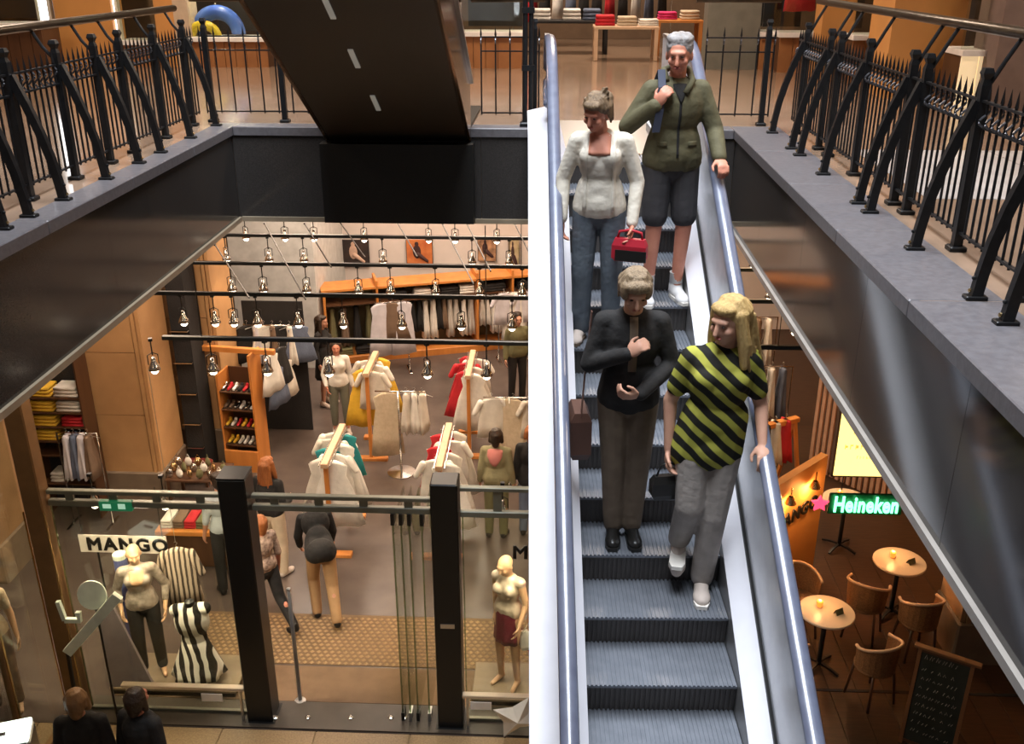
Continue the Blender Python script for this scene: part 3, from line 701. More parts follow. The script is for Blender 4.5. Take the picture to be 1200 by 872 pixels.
M_blond = mat('blond_hair', (.62, .42, .17), .45, col2=(.42, .26, .09), nscale=8, stretch=(8, 8, 1), bump=.5, bscale=30)
M_ashbrown = mat('ash_brown_hair', (.20, .14, .085), .5, col2=(.32, .23, .14), nscale=10, stretch=(6, 6, 1), bump=.5, bscale=30)
M_brownhair = mat('brown_hair', (.12, .075, .04), .5, col2=(.24, .16, .09), nscale=10, stretch=(6, 6, 1), bump=.5, bscale=30)
M_greyhair = mat('grey_hair', (.30, .28, .27), .6, col2=(.20, .18, .17), nscale=20, bump=.5, bscale=40)
M_darkhair = mat('dark_brown_hair', (.035, .02, .012), .45, bump=.5, bscale=30)
M_redhair = mat('auburn_hair', (.36, .12, .035), .45, col2=(.24, .075, .02), nscale=10, stretch=(6, 6, 1), bump=.5, bscale=30)

# the four people on the escalator; step k has its nose at Y0 + RUN*k
PX_ = {}
p = stand(786, 352, 7); p.z = tread(7)
man, J = figure('person', 'man in an olive jacket and dark shorts gripping his shoulder strap', (p.x - .05, p.y, p.z), .12, 1.75,
    dict(elR=(-.30, .02, 1.16), wrR=(-.155, -.15, 1.315), elL=(.255, -.03, 1.14), wrL=(.255, -.20, .985), anR=(-.12, -.02, .085), anL=(.085, .02, .085), head=(-.01, -.05, 1.60)),
    SKIN2, (-.35, .22, 0), .007, 'person', False, {'L': ((.05, -.8, -.35), (0, -.2, -1)), 'R': ((.35, -.15, .6), (.3, .6, -.2))},
    (M_olive, .97, .06, .024, 'jacket'), (M_navy, .40, .024, 'shorts'), (M_greyhair, 'short'), (M_whiteshoe, M_whitelac), curl=.7)
link('shoulder_strap', MB().bar([V((-.105, .10, 1.46)), V((-.11, -.02, 1.535)), V((-.125, -.13, 1.44)), V((-.14, -.168, 1.30)), V((-.16, -.175, 1.17))], (1, .1, 0), .05, .006), mat('navy_webbing', (.03, .035, .06), .7), man)
link('jacket_collar', MB().tube([(-.085, -.06, 1.475), (-.08, .05, 1.53), (0, .09, 1.545), (.08, .05, 1.53), (.085, -.06, 1.475), (.03, -.125, 1.40)], .022, 8), M_olive, man, True)
patch(man, 'jacket', 'zip', M_blackcloth, [(-.008, 1.40, 1.0), (0, 1.40, 1.0), (.008, 1.40, 1.0)], .004, 14)
patch(man, 'jacket', 'dark_shirt', M_blackcloth, [(-.045, 1.455, 1.43), (-.02, 1.46, 1.38), (.0, 1.46, 1.33), (.02, 1.46, 1.38), (.045, 1.455, 1.43)], .006, 6)
for s in (-1, 1): patch(man, 'jacket', 'pocket_flap', M_olive, [(s * .07, 1.10, 1.07), (s * .10, 1.10, 1.07), (s * .13, 1.10, 1.07)], .008, 4)
for s in (-1, 1):
    link('sock', MB().lathe([(.047, 0), (.046, .07), (.049, .075)], 14, (J['an' + ('R' if s < 0 else 'L')].x, J['an' + ('R' if s < 0 else 'L')].y + .005, .11)), M_whiteshoe, man, True)

p = stand(702, 385, 6); p.z = tread(6)
wo, J = figure('person', 'woman in a cream cardigan and jeans holding a red bag', (p.x - .03, p.y, p.z), -.10, 1.64,
    dict(head=(-.035, -.075, 1.575), neck=(-.005, -.01, 1.45), elR=(-.25, .03, 1.13), wrR=(-.245, -.06, .87), elL=(.245, .03, 1.12), wrL=(.225, -.09, .86)),
    SKIN2, (-.45, .42, .1), .007, 'person', True, None, (M_cream, .98, .07, .008, 'cardigan'), (M_denim, 1.0, .012, 'jeans'), (M_brownhair, 'updo'), (M_beigeshoe, M_taupe), curl=.5)
patch(wo, 'cardigan', 'neckline_skin', SKIN2, [(-.072, 1.37, 1.262), (-.05, 1.385, 1.255), (-.02, 1.39, 1.252), (.01, 1.39, 1.252), (.04, 1.385, 1.255), (.064, 1.37, 1.262)])
for s in (-1, 1): patch(wo, 'cardigan', 'cardigan_edge', M_cream, [(s * .078, 1.37, .90), (s * .090, 1.37, .90), (s * .102, 1.37, .90)], .010, 14)
bg = thing('handbag', 'small red and black handbag in the hand of the woman in cream', 'bag', wo.location + Matrix.Rotation(-.10, 3, 'Z') @ V((.21, -.145, .60)), -.3)
q = MB(); q.loft([[(-.11 * s_, -.035 * d_, z) , (.11 * s_, -.035 * d_, z), (.11 * s_, .035 * d_, z), (-.11 * s_, .035 * d_, z)] for s_, d_, z in ((.8, .9, 0), (1.0, 1.0, .02), (1.0, 1, .10), (.85, .6, .145))])
link('pouch', q, mat('red_leather', (.42, .015, .03), .45), bg)
link('dark_panel', MB().box(-.085, .115, -.042, -.034, .005, .075), M_blackshoe, bg)
link('strap', MB().tube([(-.08, 0, .14), (-.07, 0, .185), (0, 0, .20), (.07, 0, .185), (.08, 0, .14)], .009, 6), mat('red_leather', (.42, .015, .03), .45), bg, True)

p = stand(733, 634, 2); p.z = tread(2)
boy, J = figure('person', 'person in a black jacket raising one hand to the mouth', (p.x - .02, p.y + .04, p.z), .02, 1.65,
    dict(head=(.0, -.075, 1.585), neck=(0, -.005, 1.45), elR=(-.235, -.03, 1.14), wrR=(-.035, -.20, 1.27), elL=(.235, .0, 1.13), wrL=(.035, -.21, 1.03), anR=(-.055, .0, .085), anL=(.055, -.0, .085), knR=(-.07, -.01, .5), knL=(.07, -.01, .5)),
    SKIN3, (.05, .42, 0), .007, 'person', False, {'R': ((.55, -.1, .45), (.3, .6, -.3)), 'L': ((-.75, -.25, .05), (-.1, .6, .5))}, (M_blackcloth, .98, .09, .010, 'jacket'), (M_taupe, 1.0, .012, 'trousers'), (M_ashbrown, 'fringe'), (M_blackshoe, M_blackshoe), curl=.75, feet={'R': (-.08, -1, -.1), 'L': (.08, -1, -.1)})
patch(boy, 'jacket', 'scarf_end', M_taupe, [(-.022, 1.38, 1.08), (0, 1.38, 1.08), (.022, 1.38, 1.08)], .010, 12)
sh = thing('shoulder_bag', 'dark brown shoulder bag at the hip of the person in black', 'bag', boy.location + V((-.27, .03, .72)), .1)
link('pouch', MB().loft([[(-.06 * a, -.11 * b, z), (.06 * a, -.11 * b, z), (.06 * a, .11 * b, z), (-.06 * a, .11 * b, z)] for a, b, z in ((.7, .85, -.2), (1, 1, -.16), (1, 1, .04), (.6, .9, .09))]), mat('brown_leather', (.10, .045, .03), .5), sh)
link('strap', MB().bar([(.0, -.09, .07), (.02, -.06, .35), (.05, -.02, .66)], (0, 1, 0), .03, .006), mat('brown_leather', (.10, .045, .03), .5), sh)

p = stand(822, 690, 1); p.z = tread(1)
gi, J = figure('person', 'blond woman in a yellow and black striped top holding the handrail', (p.x - .02, p.y + .11, p.z), -.06, 1.76,
    dict(head=(.045, -.045, 1.595), neck=(.035, .01, 1.45), chest=(.03, .0, 1.27), waist=(.025, .0, 1.07), hip=(.01, .01, .94), shR=(-.112, .01, 1.375), shL=(.170, .01, 1.38),
         elR=(-.205, .05, 1.12), wrR=(-.20, .0, .86), elL=(.255, .04, 1.12), wrL=(.262, -.09, .955), hpR=(-.075, .0, .92), hpL=(.095, .01, .92), knR=(-.075, -.06, .56), anR=(-.10, .10, .26), knL=(.055, -.03, .50), anL=(.03, .0, .085)),
    SKIN3, (-.75, .18, 0), .007, 'person', True, {'L': ((.05, -.85, -.45), (0, -.3, -1))}, (M_stripe, .33, .16, .021, 'striped_top'), (M_greyjean, 1.0, .014, 'jeans'), (M_blond, 'long'), (M_beigeshoe, M_whitelac), curl=.6,
    feet={'R': (-.1, -1, -.75), 'L': (-.05, -1, -.1)})
hb = thing('handbag', 'small black handbag hanging from the hand of the blond woman', 'bag', gi.location + V((-.205, -.02, .60)), .2)
link('pouch', MB().loft([[(-.09 * a, -.035 * b, z), (.09 * a, -.035 * b, z), (.09 * a, .035 * b, z), (-.09 * a, .035 * b, z)] for a, b, z in ((.8, .8, 0), (1, 1, .03), (1, 1, .10), (.8, .5, .14))]), M_blackshoe, hb)
link('strap', MB().tube([(-.06, 0, .135), (-.04, 0, .20), (0, 0, .215), (.04, 0, .20), (.06, 0, .135)], .007, 6), M_blackshoe, hb, True)
# ================================================================== THE CLOTHES SHOP
GREY = mat('linen_grey', (.52, .48, .43), .85, bump=.3)
CW = [mat('white_cotton', (.80, .76, .70), .85, bump=.35, bscale=18), mat('offwhite_cotton', (.70, .64, .56), .85, bump=.35, bscale=18), mat('lilac_white_cotton', (.66, .63, .68), .85, bump=.3, bscale=18)]
C_black = mat('black_garment', (.020, .018, .018), .85, bump=.3); C_brown = mat('brown_garment', (.20, .13, .085), .85, bump=.3)
C_beige = mat('beige_garment', (.58, .47, .34), .85, col2=(.50, .40, .28), nscale=16, bump=.4); C_yellow = mat('yellow_garment', (.78, .47, .04), .8, bump=.3)
C_red = mat('red_garment', (.55, .02, .03), .8, bump=.3); C_teal = mat('teal_garment', (.02, .25, .27), .8, bump=.3); C_pink = mat('magenta_garment', (.62, .03, .16), .75, bump=.3)
C_olive = mat('olive_garment', (.16, .15, .07), .85, bump=.3); C_bluey = mat('slate_garment', (.13, .16, .24), .85, bump=.3)
M_wire = mat('hanger_wire', (.5, .48, .44), .3, .9)
def garment_mesh(ws, wh, ln, dep, folds, seed, sleeve=.0, neck=.07):
    rnd = random.Random(seed); q = MB(); N = 28; rings = []; ph = rnd.random() * 6
    for t, hw in ((0, neck), (.03, ws * .75), (.07, ws), (.22, ws * .86), (.45, ws * .5 + wh * .42), (.72, ws * .25 + wh * .72), (1.0, wh)):
        ring = []
        for j in range(N):
            a = 2 * PI * j / N; rp = .10 * t * math.cos(folds * a + ph) + .05 * t * math.cos((folds + 3) * a)
            ring.append((hw * math.cos(a) * (1 + rp * .6), dep * (.55 + .45 * t) * math.sin(a) * (1 + rp * 2.2), -t * ln + .012 * t * math.cos(5 * a + ph)))
        rings.append(ring)
    q.loft(rings)
    if sleeve:
        for s in (-1, 1): q.cap((s * ws * .86, 0, -.10 * ln), (s * (ws + .06), 0, -.10 * ln - sleeve), .052, .042, 8)
    return q.mesh('cloth', True)
hq = MB(); hq.tube([(0, 0, .0), (0, 0, .05), (.018, 0, .07), (.0, 0, .09), (-.016, 0, .078)], .003, 5); hq.tube([(-.17, 0, -.04), (0, 0, .0), (.17, 0, -.04)], .005, 5)
hanger_me = hq.mesh('hanger'); hanger_me.materials.append(M_wire)
def hang(me, m, loc, rz, label, group, cat='clothes', name='garment', hook=.09):
    """a garment on its hanger; loc is where the hook sits on the bar"""
    t = thing(name, label, cat, (loc[0], loc[1], loc[2] - hook), rz, group)
    mm = me if me.materials and me.materials[0] == m else me.copy()
    mm.materials.clear(); mm.materials.append(m)
    link('cloth', mm, None, t); link('hanger', hanger_me, None, t)
    return t
G_top = garment_mesh(.20, .23, .62, .05, 5, 1, .16); G_dress = garment_mesh(.19, .36, .95, .07, 7, 2); G_cami = garment_mesh(.17, .27, .62, .05, 6, 3)
G_skirt = garment_mesh(.15, .33, .75, .06, 8, 4); G_long = garment_mesh(.19, .25, 1.05, .05, 5, 5); G_trous = garment_mesh(.13, .15, .92, .045, 2, 6)
G_side = garment_mesh(.05, .09, .62, .17, 3, 7, neck=.03); G_sidel = garment_mesh(.055, .09, .80, .17, 3, 8, neck=.03)

def beam_rack(x, y0, y1, zb, label, tops, glabel, foot=True):
    """wooden rack: two posts on foot blocks and a beam running away, garments along it"""
    t = thing('clothes_rack', label, 'clothes rack', (x, (y0 + y1) / 2, 0)); h = (y1 - y0) / 2
    link('beam', MB().cham(-.045, .045, -h, h, zb - .045, zb + .02, .006), M_beech, t)
    for s in (-1, 1):
        link('post', MB().cham(-.028, .028, s * (h - .10) - .028, s * (h - .10) + .028, .05, zb - .045, .004), M_oak, t)
        link('foot', MB().cham(-.26, .26, s * (h - .10) - .06, s * (h - .10) + .06, 0, .05, .006), M_oak, t)
        link('hang_rail', MB().tube([(s * .07, -h + .02, zb - .02), (s * .07, h - .02, zb - .02)], .008, 6), M_chrome, t)
    n = len(tops)
    for i, (me, m) in enumerate(tops):
        y = y0 + .10 + (y1 - y0 - .2) * i / max(1, n - 1)
        if abs(y - y0 - .10) < .07: y += .09
        if abs(y1 - .10 - y) < .07: y -= .09
        s = -1 if i % 2 else 1
        hang(me, m, (x + s * .07, y, zb + .055), .10 * math.sin(i * 2.1), glabel % CNAME[m.name], glabel % CNAME[m.name])
CNAME = {'white_cotton': 'white', 'offwhite_cotton': 'off-white', 'lilac_white_cotton': 'pale lilac', 'black_garment': 'black', 'brown_garment': 'brown', 'beige_garment': 'beige', 'yellow_garment': 'yellow', 'red_garment': 'red', 'teal_garment': 'teal', 'magenta_garment': 'magenta', 'olive_garment': 'olive', 'slate_garment': 'slate blue', 'linen_grey': 'grey'}
beam_rack(-2.90, 11.0, 12.2, 1.42, 'wooden rack with white clothes behind the left black post', [(G_dress, CW[0]), (G_dress, CW[1]), (G_top, CW[0]), (G_cami, C_teal), (G_dress, CW[0]), (G_top, CW[1]), (G_cami, C_teal), (G_top, CW[0])], '%s garment on the wooden rack behind the left black post')
beam_rack(-1.42, 11.0, 12.3, 1.42, 'wooden rack with white and red clothes behind the right black post', [(G_dress, CW[0]), (G_top, CW[0]), (G_dress, CW[1]), (G_cami, C_red), (G_top, CW[0]), (G_cami, C_red), (G_dress, CW[1])], '%s garment on the wooden rack behind the right black post')
beam_rack(-1.30, 13.9, 15.0, 1.45, 'wooden rack with white dresses and red tops in mid shop', [(G_dress, CW[0]), (G_skirt, C_red), (G_dress, CW[1]), (G_top, C_red), (G_top, CW[0]), (G_skirt, C_red)], '%s garment on the wooden rack with red tops in mid shop')
beam_rack(-2.86, 13.75, 14.7, 1.52, 'wooden rack with cream and yellow clothes in mid shop', [(G_top, CW[1]), (G_dress, C_yellow), (G_top, CW[0]), (G_top, CW[1]), (G_dress, C_yellow)], '%s garment on the wooden rack with yellow dresses')
def arm_rack(x, y, zb, x0, x1, label, items, glabel):
    t = thing('clothes_rack', label, 'clothes rack', (x, y, 0))
    link('post', MB().tube([(0, 0, .02), (0, 0, zb)], .018, 8), M_chrome, t, True); link('base', MB().lathe([(.22, 0), (.22, .012), (.03, .03)], 20), M_chrome, t)
    link('arm', MB().tube([(x0, 0, zb), (x1, 0, zb)], .012, 8), M_chrome, t, True)
    for i, (me, m, px) in enumerate(items): hang(me, m, (x + px, y - .0 - .001 * i, zb + .075), .25 * (-1) ** i, glabel % CNAME[m.name], glabel % CNAME[m.name])
arm_rack(-2.32, 13.45, 1.38, -.35, .42, 'chrome arm rack with a beige dress beside the yellow dresses', [(G_long, C_beige, -.18), (G_side, CW[1], .13), (G_side, CW[0], .25), (G_side, CW[1], .37)], '%s garment on the chrome arm rack beside the yellow dresses')
arm_rack(-.62, 13.3, 1.38, -.40, .75, 'chrome arm rack with white tops beside the escalator', [(G_top, CW[0], -.27), (G_long, C_beige, .05), (G_top, CW[1], .38), (G_top, CW[0], .66)], '%s garment on the chrome arm rack beside the escalator')

# wall of clothes: wooden carcass in bays along the back
UA = V((-4.42, 17.75, 0)); UB = V((2.6, 20.0, 0)); UB = UA + (V((-.39, 19.0, 0)) - UA).normalized() * 5.9
du = (UB - UA).normalized(); ua = math.atan2(du.y, du.x); UL = (UB - UA).length
wu = thing('wall_unit', 'long orange wood wall unit full of hanging clothes', 'wardrobe', UA, ua)
UH = 1.50
link('base_board', MB().cham(0, UL, -.02, .55, 0, .14, .01), M_oak, wu)
link('top_board', MB().cham(-.03, UL + .03, -.02, .55, UH, UH + .05, .008), M_oak, wu)
link('back_panel', MB().box(0, UL, .52, .55, .14, UH), mat('khaki_panel', (.17, .13, .07), .7), wu)
for x in (0, 1.02, 3.02, 3.75, 5.2, UL - .04): link('upright', MB().cham(x, x + .045, -.02, .54, .14, UH + .16 if x in (1.02, 3.02, 3.75) else UH, .004), M_oak, wu)
link('shelf', MB().box(.05, UL - .05, .0, .52, 1.20, 1.225), M_darkwood, wu)
link('hang_rail', MB().tube([(.05, .24, 1.13), (UL - .05, .24, 1.13)], .012, 8), M_chrome, wu, True)
def uw(x, y, z): p = UA + du * x + V((-du.y, du.x, 0)) * y; return V((p.x, p.y, z))
rn = random.Random(5)
x = 1.14
while x < 5.9:
    if min(abs(x - a) for a in (1.04, 3.04, 3.77, 5.22)) < .09: x += .05; continue
    r = rn.random(); m = CW[0] if r < .34 else CW[1] if r < .46 else C_black if r < .72 else C_brown if r < .9 else GREY
    me = G_side if rn.random() < .6 else G_sidel
    hang(me, m, uw(x, .24, 1.218), ua + .08 * math.sin(x * 9), '%s garment hanging sideways in the orange wall unit' % CNAME[m.name], '%s clothes in the wall unit' % CNAME[m.name])
    x += .105 + .07 * rn.random()
for i in range(4):
    m = (C_olive, C_brown, C_black, C_olive)[i]
    hang(G_sidel, m, uw(.16 + i * .24, .24, 1.218), ua, '%s garment in the end bay of the orange wall unit' % CNAME[m.name], '%s clothes in the end bay of the wall unit' % CNAME[m.name])
# shoe boxes, hats and bags on its shelf
def folded(loc, w, d, h, m, label, group, rz=0, name='folded_clothes', cat='clothes', n=3):
    t = thing(name, label, cat, loc, rz, group)
    for i in range(n):
        q = MB(); z0 = h * i / n; z1 = h * (i + 1) / n - .004; b = .25 * (z1 - z0); ww = w / 2 * (1 - .03 * ((i * 7) % 3)); dd = d / 2
        q.loft([[(-ww + b, -dd + b, z0), (ww - b, -dd + b, z0), (ww - b, dd - b, z0), (-ww + b, dd - b, z0)], [(-ww, -dd, z0 + b), (ww, -dd, z0 + b), (ww, dd, z0 + b), (-ww, dd, z0 + b)],
                [(-ww, -dd, z1 - b), (ww, -dd, z1 - b), (ww, dd, z1 - b), (-ww, dd, z1 - b)], [(-ww + b, -dd + b, z1), (ww - b, -dd + b, z1), (ww - b, dd - b, z1), (-ww + b, dd - b, z1)]])
        link('layer', q, m, t, True)
    return t
for x, m, w in ((1.45, C_black, .38), (1.95, CW[0], .34), (2.5, C_black, .36), (2.85, CW[0], .30), (3.4, C_black, .5), (4.1, C_black, .42), (4.7, CW[1], .4), (5.6, C_black, .4)):
    folded(uw(x, .2, 1.226), w, .3, .16, m, '%s folded clothes on the shelf of the orange wall unit' % CNAME[m.name], '%s folded clothes on the wall unit shelf' % CNAME[m.name], ua)
for x, m in ((.35, C_olive), (.75, C_black)):
    folded(uw(x, .2, .145), .34, .3, .14, m, '%s folded clothes on the base of the wall unit end bay' % CNAME[m.name], '%s folded clothes on the wall unit base' % CNAME[m.name], ua)
# two front-facing display outfits hung on stands in front of the wall unit
def display_stand(p, rz, label, items, zb=1.42, wv=.5):
    t = thing('display_stand', label, 'display stand', p, rz)
    link('post', MB().tube([(-.3, .12, .02), (-.3, .12, zb), (.3, .12, zb), (.3, .12, .02)], .014, 8), M_chrome, t, True)
    for s in (-1, 1): link('foot', MB().cham(s * .3 - .03, s * .3 + .03, -.12, .32, 0, .025, .005), M_chrome, t)
    c, s_ = math.cos(rz), math.sin(rz)
    for i, (me, m, dx) in enumerate(items):
        w_ = V((p[0] + c * dx - s_ * .12, p[1] + s_ * dx + c * .12, zb + .075))
        hang(me, m, w_, rz + .15 * (-1) ** i, '%s front-facing garment on the stand before the wall unit' % CNAME[m.name], '%s clothes on the stands before the wall unit' % CNAME[m.name])
display_stand(uw(1.22, -.75, 0), ua, 'chrome stand with pale shirts and a brown skirt before the wall unit', [(G_long, CW[2], -.20), (G_skirt, C_brown, .02), (G_long, CW[2], .22)])
display_stand(uw(3.62, -.75, 0), ua, 'chrome stand with pale lilac shirts before the wall unit', [(G_top, CW[2], -.19), (G_long, CW[0], .02), (G_top, CW[2], .22)])

# pictures on the back wall
def picture(px0, py0, px1, py1, c1, c2, label, kind):
    a = onY(px0, py0, 20.13); b = onY(px1, py1, 20.13); w_, h = b.x - a.x, a.z - b.z
    t = thing('picture', label, 'picture', ((a.x + b.x) / 2, 20.14, b.z))
    m = mat('print_' + kind, c1, .6, col2=c2, nscale=5.0)
    link('print', MB().box(-w_ / 2, w_ / 2, -.012, .015, 0, h), m, t)
    rr = random.Random(kind)
    f = MB(); f.ell((-.1 * w_, -.014, h * .55), (w_ * .16, .006, h * .26)); f.ell((-.1 * w_, -.014, h * .84), (w_ * .08, .006, h * .09)); f.cap((-.05 * w_, -.014, h * .45), (.3 * w_, -.014, h * .2), .05, .03)
    link('printed_figure', f, mat('print_fig_' + kind, (.62, .42, .32) if kind == 'dark' else (.05, .02, .02), .6), t, True)
    link('edge', MB().box(-w_ / 2 - .01, -w_ / 2, -.014, .015, 0, h).box(w_ / 2, w_ / 2 + .01, -.014, .015, 0, h), M_black, t)
picture(401, 281, 433, 313, (.02, .015, .015), (.05, .03, .025), 'dark fashion photograph on the back wall', 'dark')
picture(476, 281, 507, 312, (.60, .20, .06), (.42, .10, .03), 'orange fashion photograph on the back wall', 'orange')
picture(560, 279, 581, 306, (.60, .33, .18), (.06, .03, .02), 'fashion photograph of two dark figures on the back wall', 'pair')
picture(596, 280, 608, 318, (.60, .45, .30), (.25, .22, .10), 'narrow pale fashion photograph on the back wall', 'narrow')

# lighting tracks, stay cables and spot lamps
ZT = 3.91
TY = [(9.02, -3.9, 2.6), (10.42, -5.0, 4.6), (11.62, -5.4, 4.6), (12.95, -5.2, 4.6), (14.1, -5.0, 4.6)]
for i, (y, xa, xb) in enumerate(TY):
    t = thing('light_track', ('black light track nearest the shop doors', 'second black light track from the shop doors', 'third black light track from the shop doors', 'fourth black light track from the shop doors', 'black light track nearest the back wall')[i], 'light track', (0, y, ZT))
    link('rail', MB().cham(xa, xb, -.022, .022, -.02, .022, .005), M_black_post, t)
    for x in (xa + .4, (xa + xb) / 2, xb - .4): link('hanger_rod', MB().tube([(x, 0, .022), (x, 0, ZB - ZT)], .005, 6), M_black_post, t)
CB = [((357, 262), (388, 313)), ((398, 260), (428, 302)), ((465, 260), (489, 301)), ((517, 260), (555, 333)), ((546, 260), (575, 318)), ((310, 262), (358, 351)), ((252, 287), (292, 349)), ((603, 262), (622, 300))]
for a, b in CB:
    p0 = onZ(*a, ZT + .06); p1 = onZ(*b, ZT + .06)
    t = thing('stay_cable', 'thin black cable running slantwise over the light tracks', 'cable', p0, group='cables above the light tracks')
    link('strand', MB().tube([(0, 0, 0), p1 - p0], .009, 5), M_black_post, t)
    link('clamp', MB().box(-.012, .012, -.012, .012, -.012, .012), M_black_post, t)
sp = MB(); sp.lathe([(.018, 0), (.022, -.05), (.050, -.10), (.062, -.14), (.056, -.138), (.020, -.07)], 16); refl_me = sp.mesh('reflector', True); refl_me.materials.append(M_chrome)
bb = MB().ell((0, 0, -.145), (.040, .040, .042), None, 12, 8); bulb_me = bb.mesh('bulb', True); bulb_me.materials.append(M_bulb)
sg = MB().tube([(0, 0, .19), (0, 0, .02)], .007, 6).box(-.02, .02, -.02, .02, .17, .20).tube([(-.05, 0, -.08), (-.05, 0, .02), (0, 0, .045), (.05, 0, .02), (.05, 0, -.08)], .006, 5); yoke_me = sg.mesh('yoke'); yoke_me.materials.append(M_black_post)
SPOTS = [(4, 287), (4, 333), (4, 367), (4, 426), (4, 502), (4, 533), (4, 582), (3, 264), (3, 314), (3, 355), (3, 448), (3, 553), (3, 597), (2, 270), (2, 307), (2, 358), (2, 419), (2, 457), (2, 510), (2, 562), (2, 612),
         (1, 213), (1, 250), (1, 272), (1, 300), (1, 348), (1, 401), (1, 470), (1, 540), (1, 600), (0, 178), (0, 247), (0, 311), (0, 384), (0, 500), (0, 570), (2, 905), (1, 935), (3, 885)]
rs = random.Random(3); TROW = {0: 404, 1: 350, 2: 313, 3: 281, 4: 258}
for i, (k, px) in enumerate(SPOTS):
    p = onY(px, TROW[k] + 8, TY[k][0])
    t = thing('spot_lamp', 'small chrome spot lamp with a lit bulb hanging from the %s light track' % ('foremost', 'second', 'third', 'fourth', 'rearmost')[k], 'spot lamp', (p.x, TY[k][0], ZT - .21), rs.uniform(-1, 1), 'spot lamps on the %s light track' % ('foremost', 'second', 'third', 'fourth', 'rearmost')[k])
    y = link('yoke', yoke_me, None, t); rf = link('reflector', refl_me, None, t); link('bulb', bulb_me, None, rf)
    if i % 2 == 0:
        l = bpy.data.lights.new('spot_light', 'SPOT'); l.energy = 120; l.color = (1.0, .78, .52); l.spot_size = 1.7; l.spot_blend = .6; l.shadow_soft_size = .05
        lo = bpy.data.objects.new('spot_light', l); C.objects.link(lo); lo.parent = t; lo.location = (0, 0, -.16); lo.rotation_euler = (rs.uniform(-.3, .3), rs.uniform(-.3, .3), 0)

# shopfront: black posts, steel transoms, glass
YS = 7.95
for x0, x1, lab in ((-3.13, -2.86, 'square black steel post left of the shop doors'), (-1.12, -.86, 'square black steel post right of the shop doors')):
    t = thing('shopfront_post', lab, 'post', ((x0 + x1) / 2, YS + .13, 0)); h = (x1 - x0) / 2
    link('shaft', MB().cham(-h, h, -.13, .13, 0, 2.90, .012), M_black_post, t)
    link('base_plate', MB().cham(-h - .03, h + .03, -.16, .16, 0, .02, .005), M_black_post, t)
    if x0 > -2: link('name_plate', MB().box(-.07, .07, -.137, -.129, 1.28, 1.33), M_steel, t)
    else: link('cap', MB().box(-h, h, -.13, .13, 2.90, 2.915), M_black_post, t)
def transom(x0, x1, label, zs_=(2.55, 2.67)):
    t = thing('transom', label, 'rail', ((x0 + x1) / 2, YS + .13, zs_[0])); h = (x1 - x0) / 2
    link('lower_tube', MB().cham(-h, h, -.03, .03, -.03, .03, .008), M_transom, t); link('upper_tube', MB().cham(-h, h, -.03, .03, zs_[1] - zs_[0] - .02, zs_[1] - zs_[0] + .02, .006), M_transom, t)
    for i in range(4): 
        x = -h + (i + .5) * h / 2; link('spacer', MB().box(x - .04, x + .04, -.012, .012, .03, zs_[1] - zs_[0] - .02), M_transom, t)
transom(-2.85, -1.13, 'double steel rail over the shop doors')
transom(-4.85, -3.14, 'double steel rail over the left display window')
transom(-.85, 2.0, 'double steel rail over the right display window', (2.53, 2.80))
def pane(x0, x1, z0, z1, label, y=YS + .13):
    t = thing('display_window', label, 'glass', ((x0 + x1) / 2, y, z0)); h = (x1 - x0) / 2
    link('glass', MB().box(-h, h, -.006, .006, 0, z1 - z0), M_glass, t)
    link('shoe', MB().box(-h, h, -.02, .02, 0, .03), M_transom, t)
    for s in (-1, 1): link('polished_edge', MB().box(s * h - .006, s * h + .006, -.008, .008, .03, z1 - z0), M_glassgreen, t)
pane(-4.84, -3.15, .02, 2.50, 'clear display window left of the shop doors')
pane(-.83, 2.0, .02, 2.48, 'clear display window right of the shop doors')
# four folded glass door leaves
for i, x in enumerate((-1.50, -1.42, -1.34, -1.22)):
    t = thing('glass_door_leaf', 'frameless glass door leaf folded back beside the right black post', 'glass door', (x, YS + .1, .0), group='folded glass door leaves')
    link('leaf', MB().box(-.006, .006, 0, .72, .05, 2.42), M_glass, t); link('edge', MB().box(-.008, .008, -.01, .004, .05, 2.42), M_glassgreen, t)
    link('top_clamp', MB().box(-.018, .018, -.02, .10, 2.40, 2.52), M_black_post, t); link('bottom_clamp', MB().box(-.016, .016, -.02, .10, 0, .12), M_steel if i % 2 else M_black_post, t)
t = thing('door_pole', 'slim steel pole standing in the shop doorway', 'pole', onZ(352, 822, 0))
link('tube', MB().tube([(0, 0, .02), (0, 0, 1.45)], .022, 10), M_skirt, t, True); link('flange', MB().lathe([(.06, 0), (.06, .015), (.03, .025)], 16), M_skirt, t); link('cap', MB().ell((0, 0, 1.45), (.026, .026, .02)), M_skirt, t)
th = struct('trim_7', MB().box(-4.9, 2.0, YS - .08, YS + .32, 0, .018), mat('dark_threshold', (.055, .042, .03), .4), 'dark metal threshold of the shop doors')
for px in (323, 361, 411, 458, 474):
    o = onZ(px, 841, .018); link('floor_stud', MB().lathe([(.03, 0), (.03, .008), (.018, .016)], 12, (o.x, o.y, .018)), M_chrome, th)
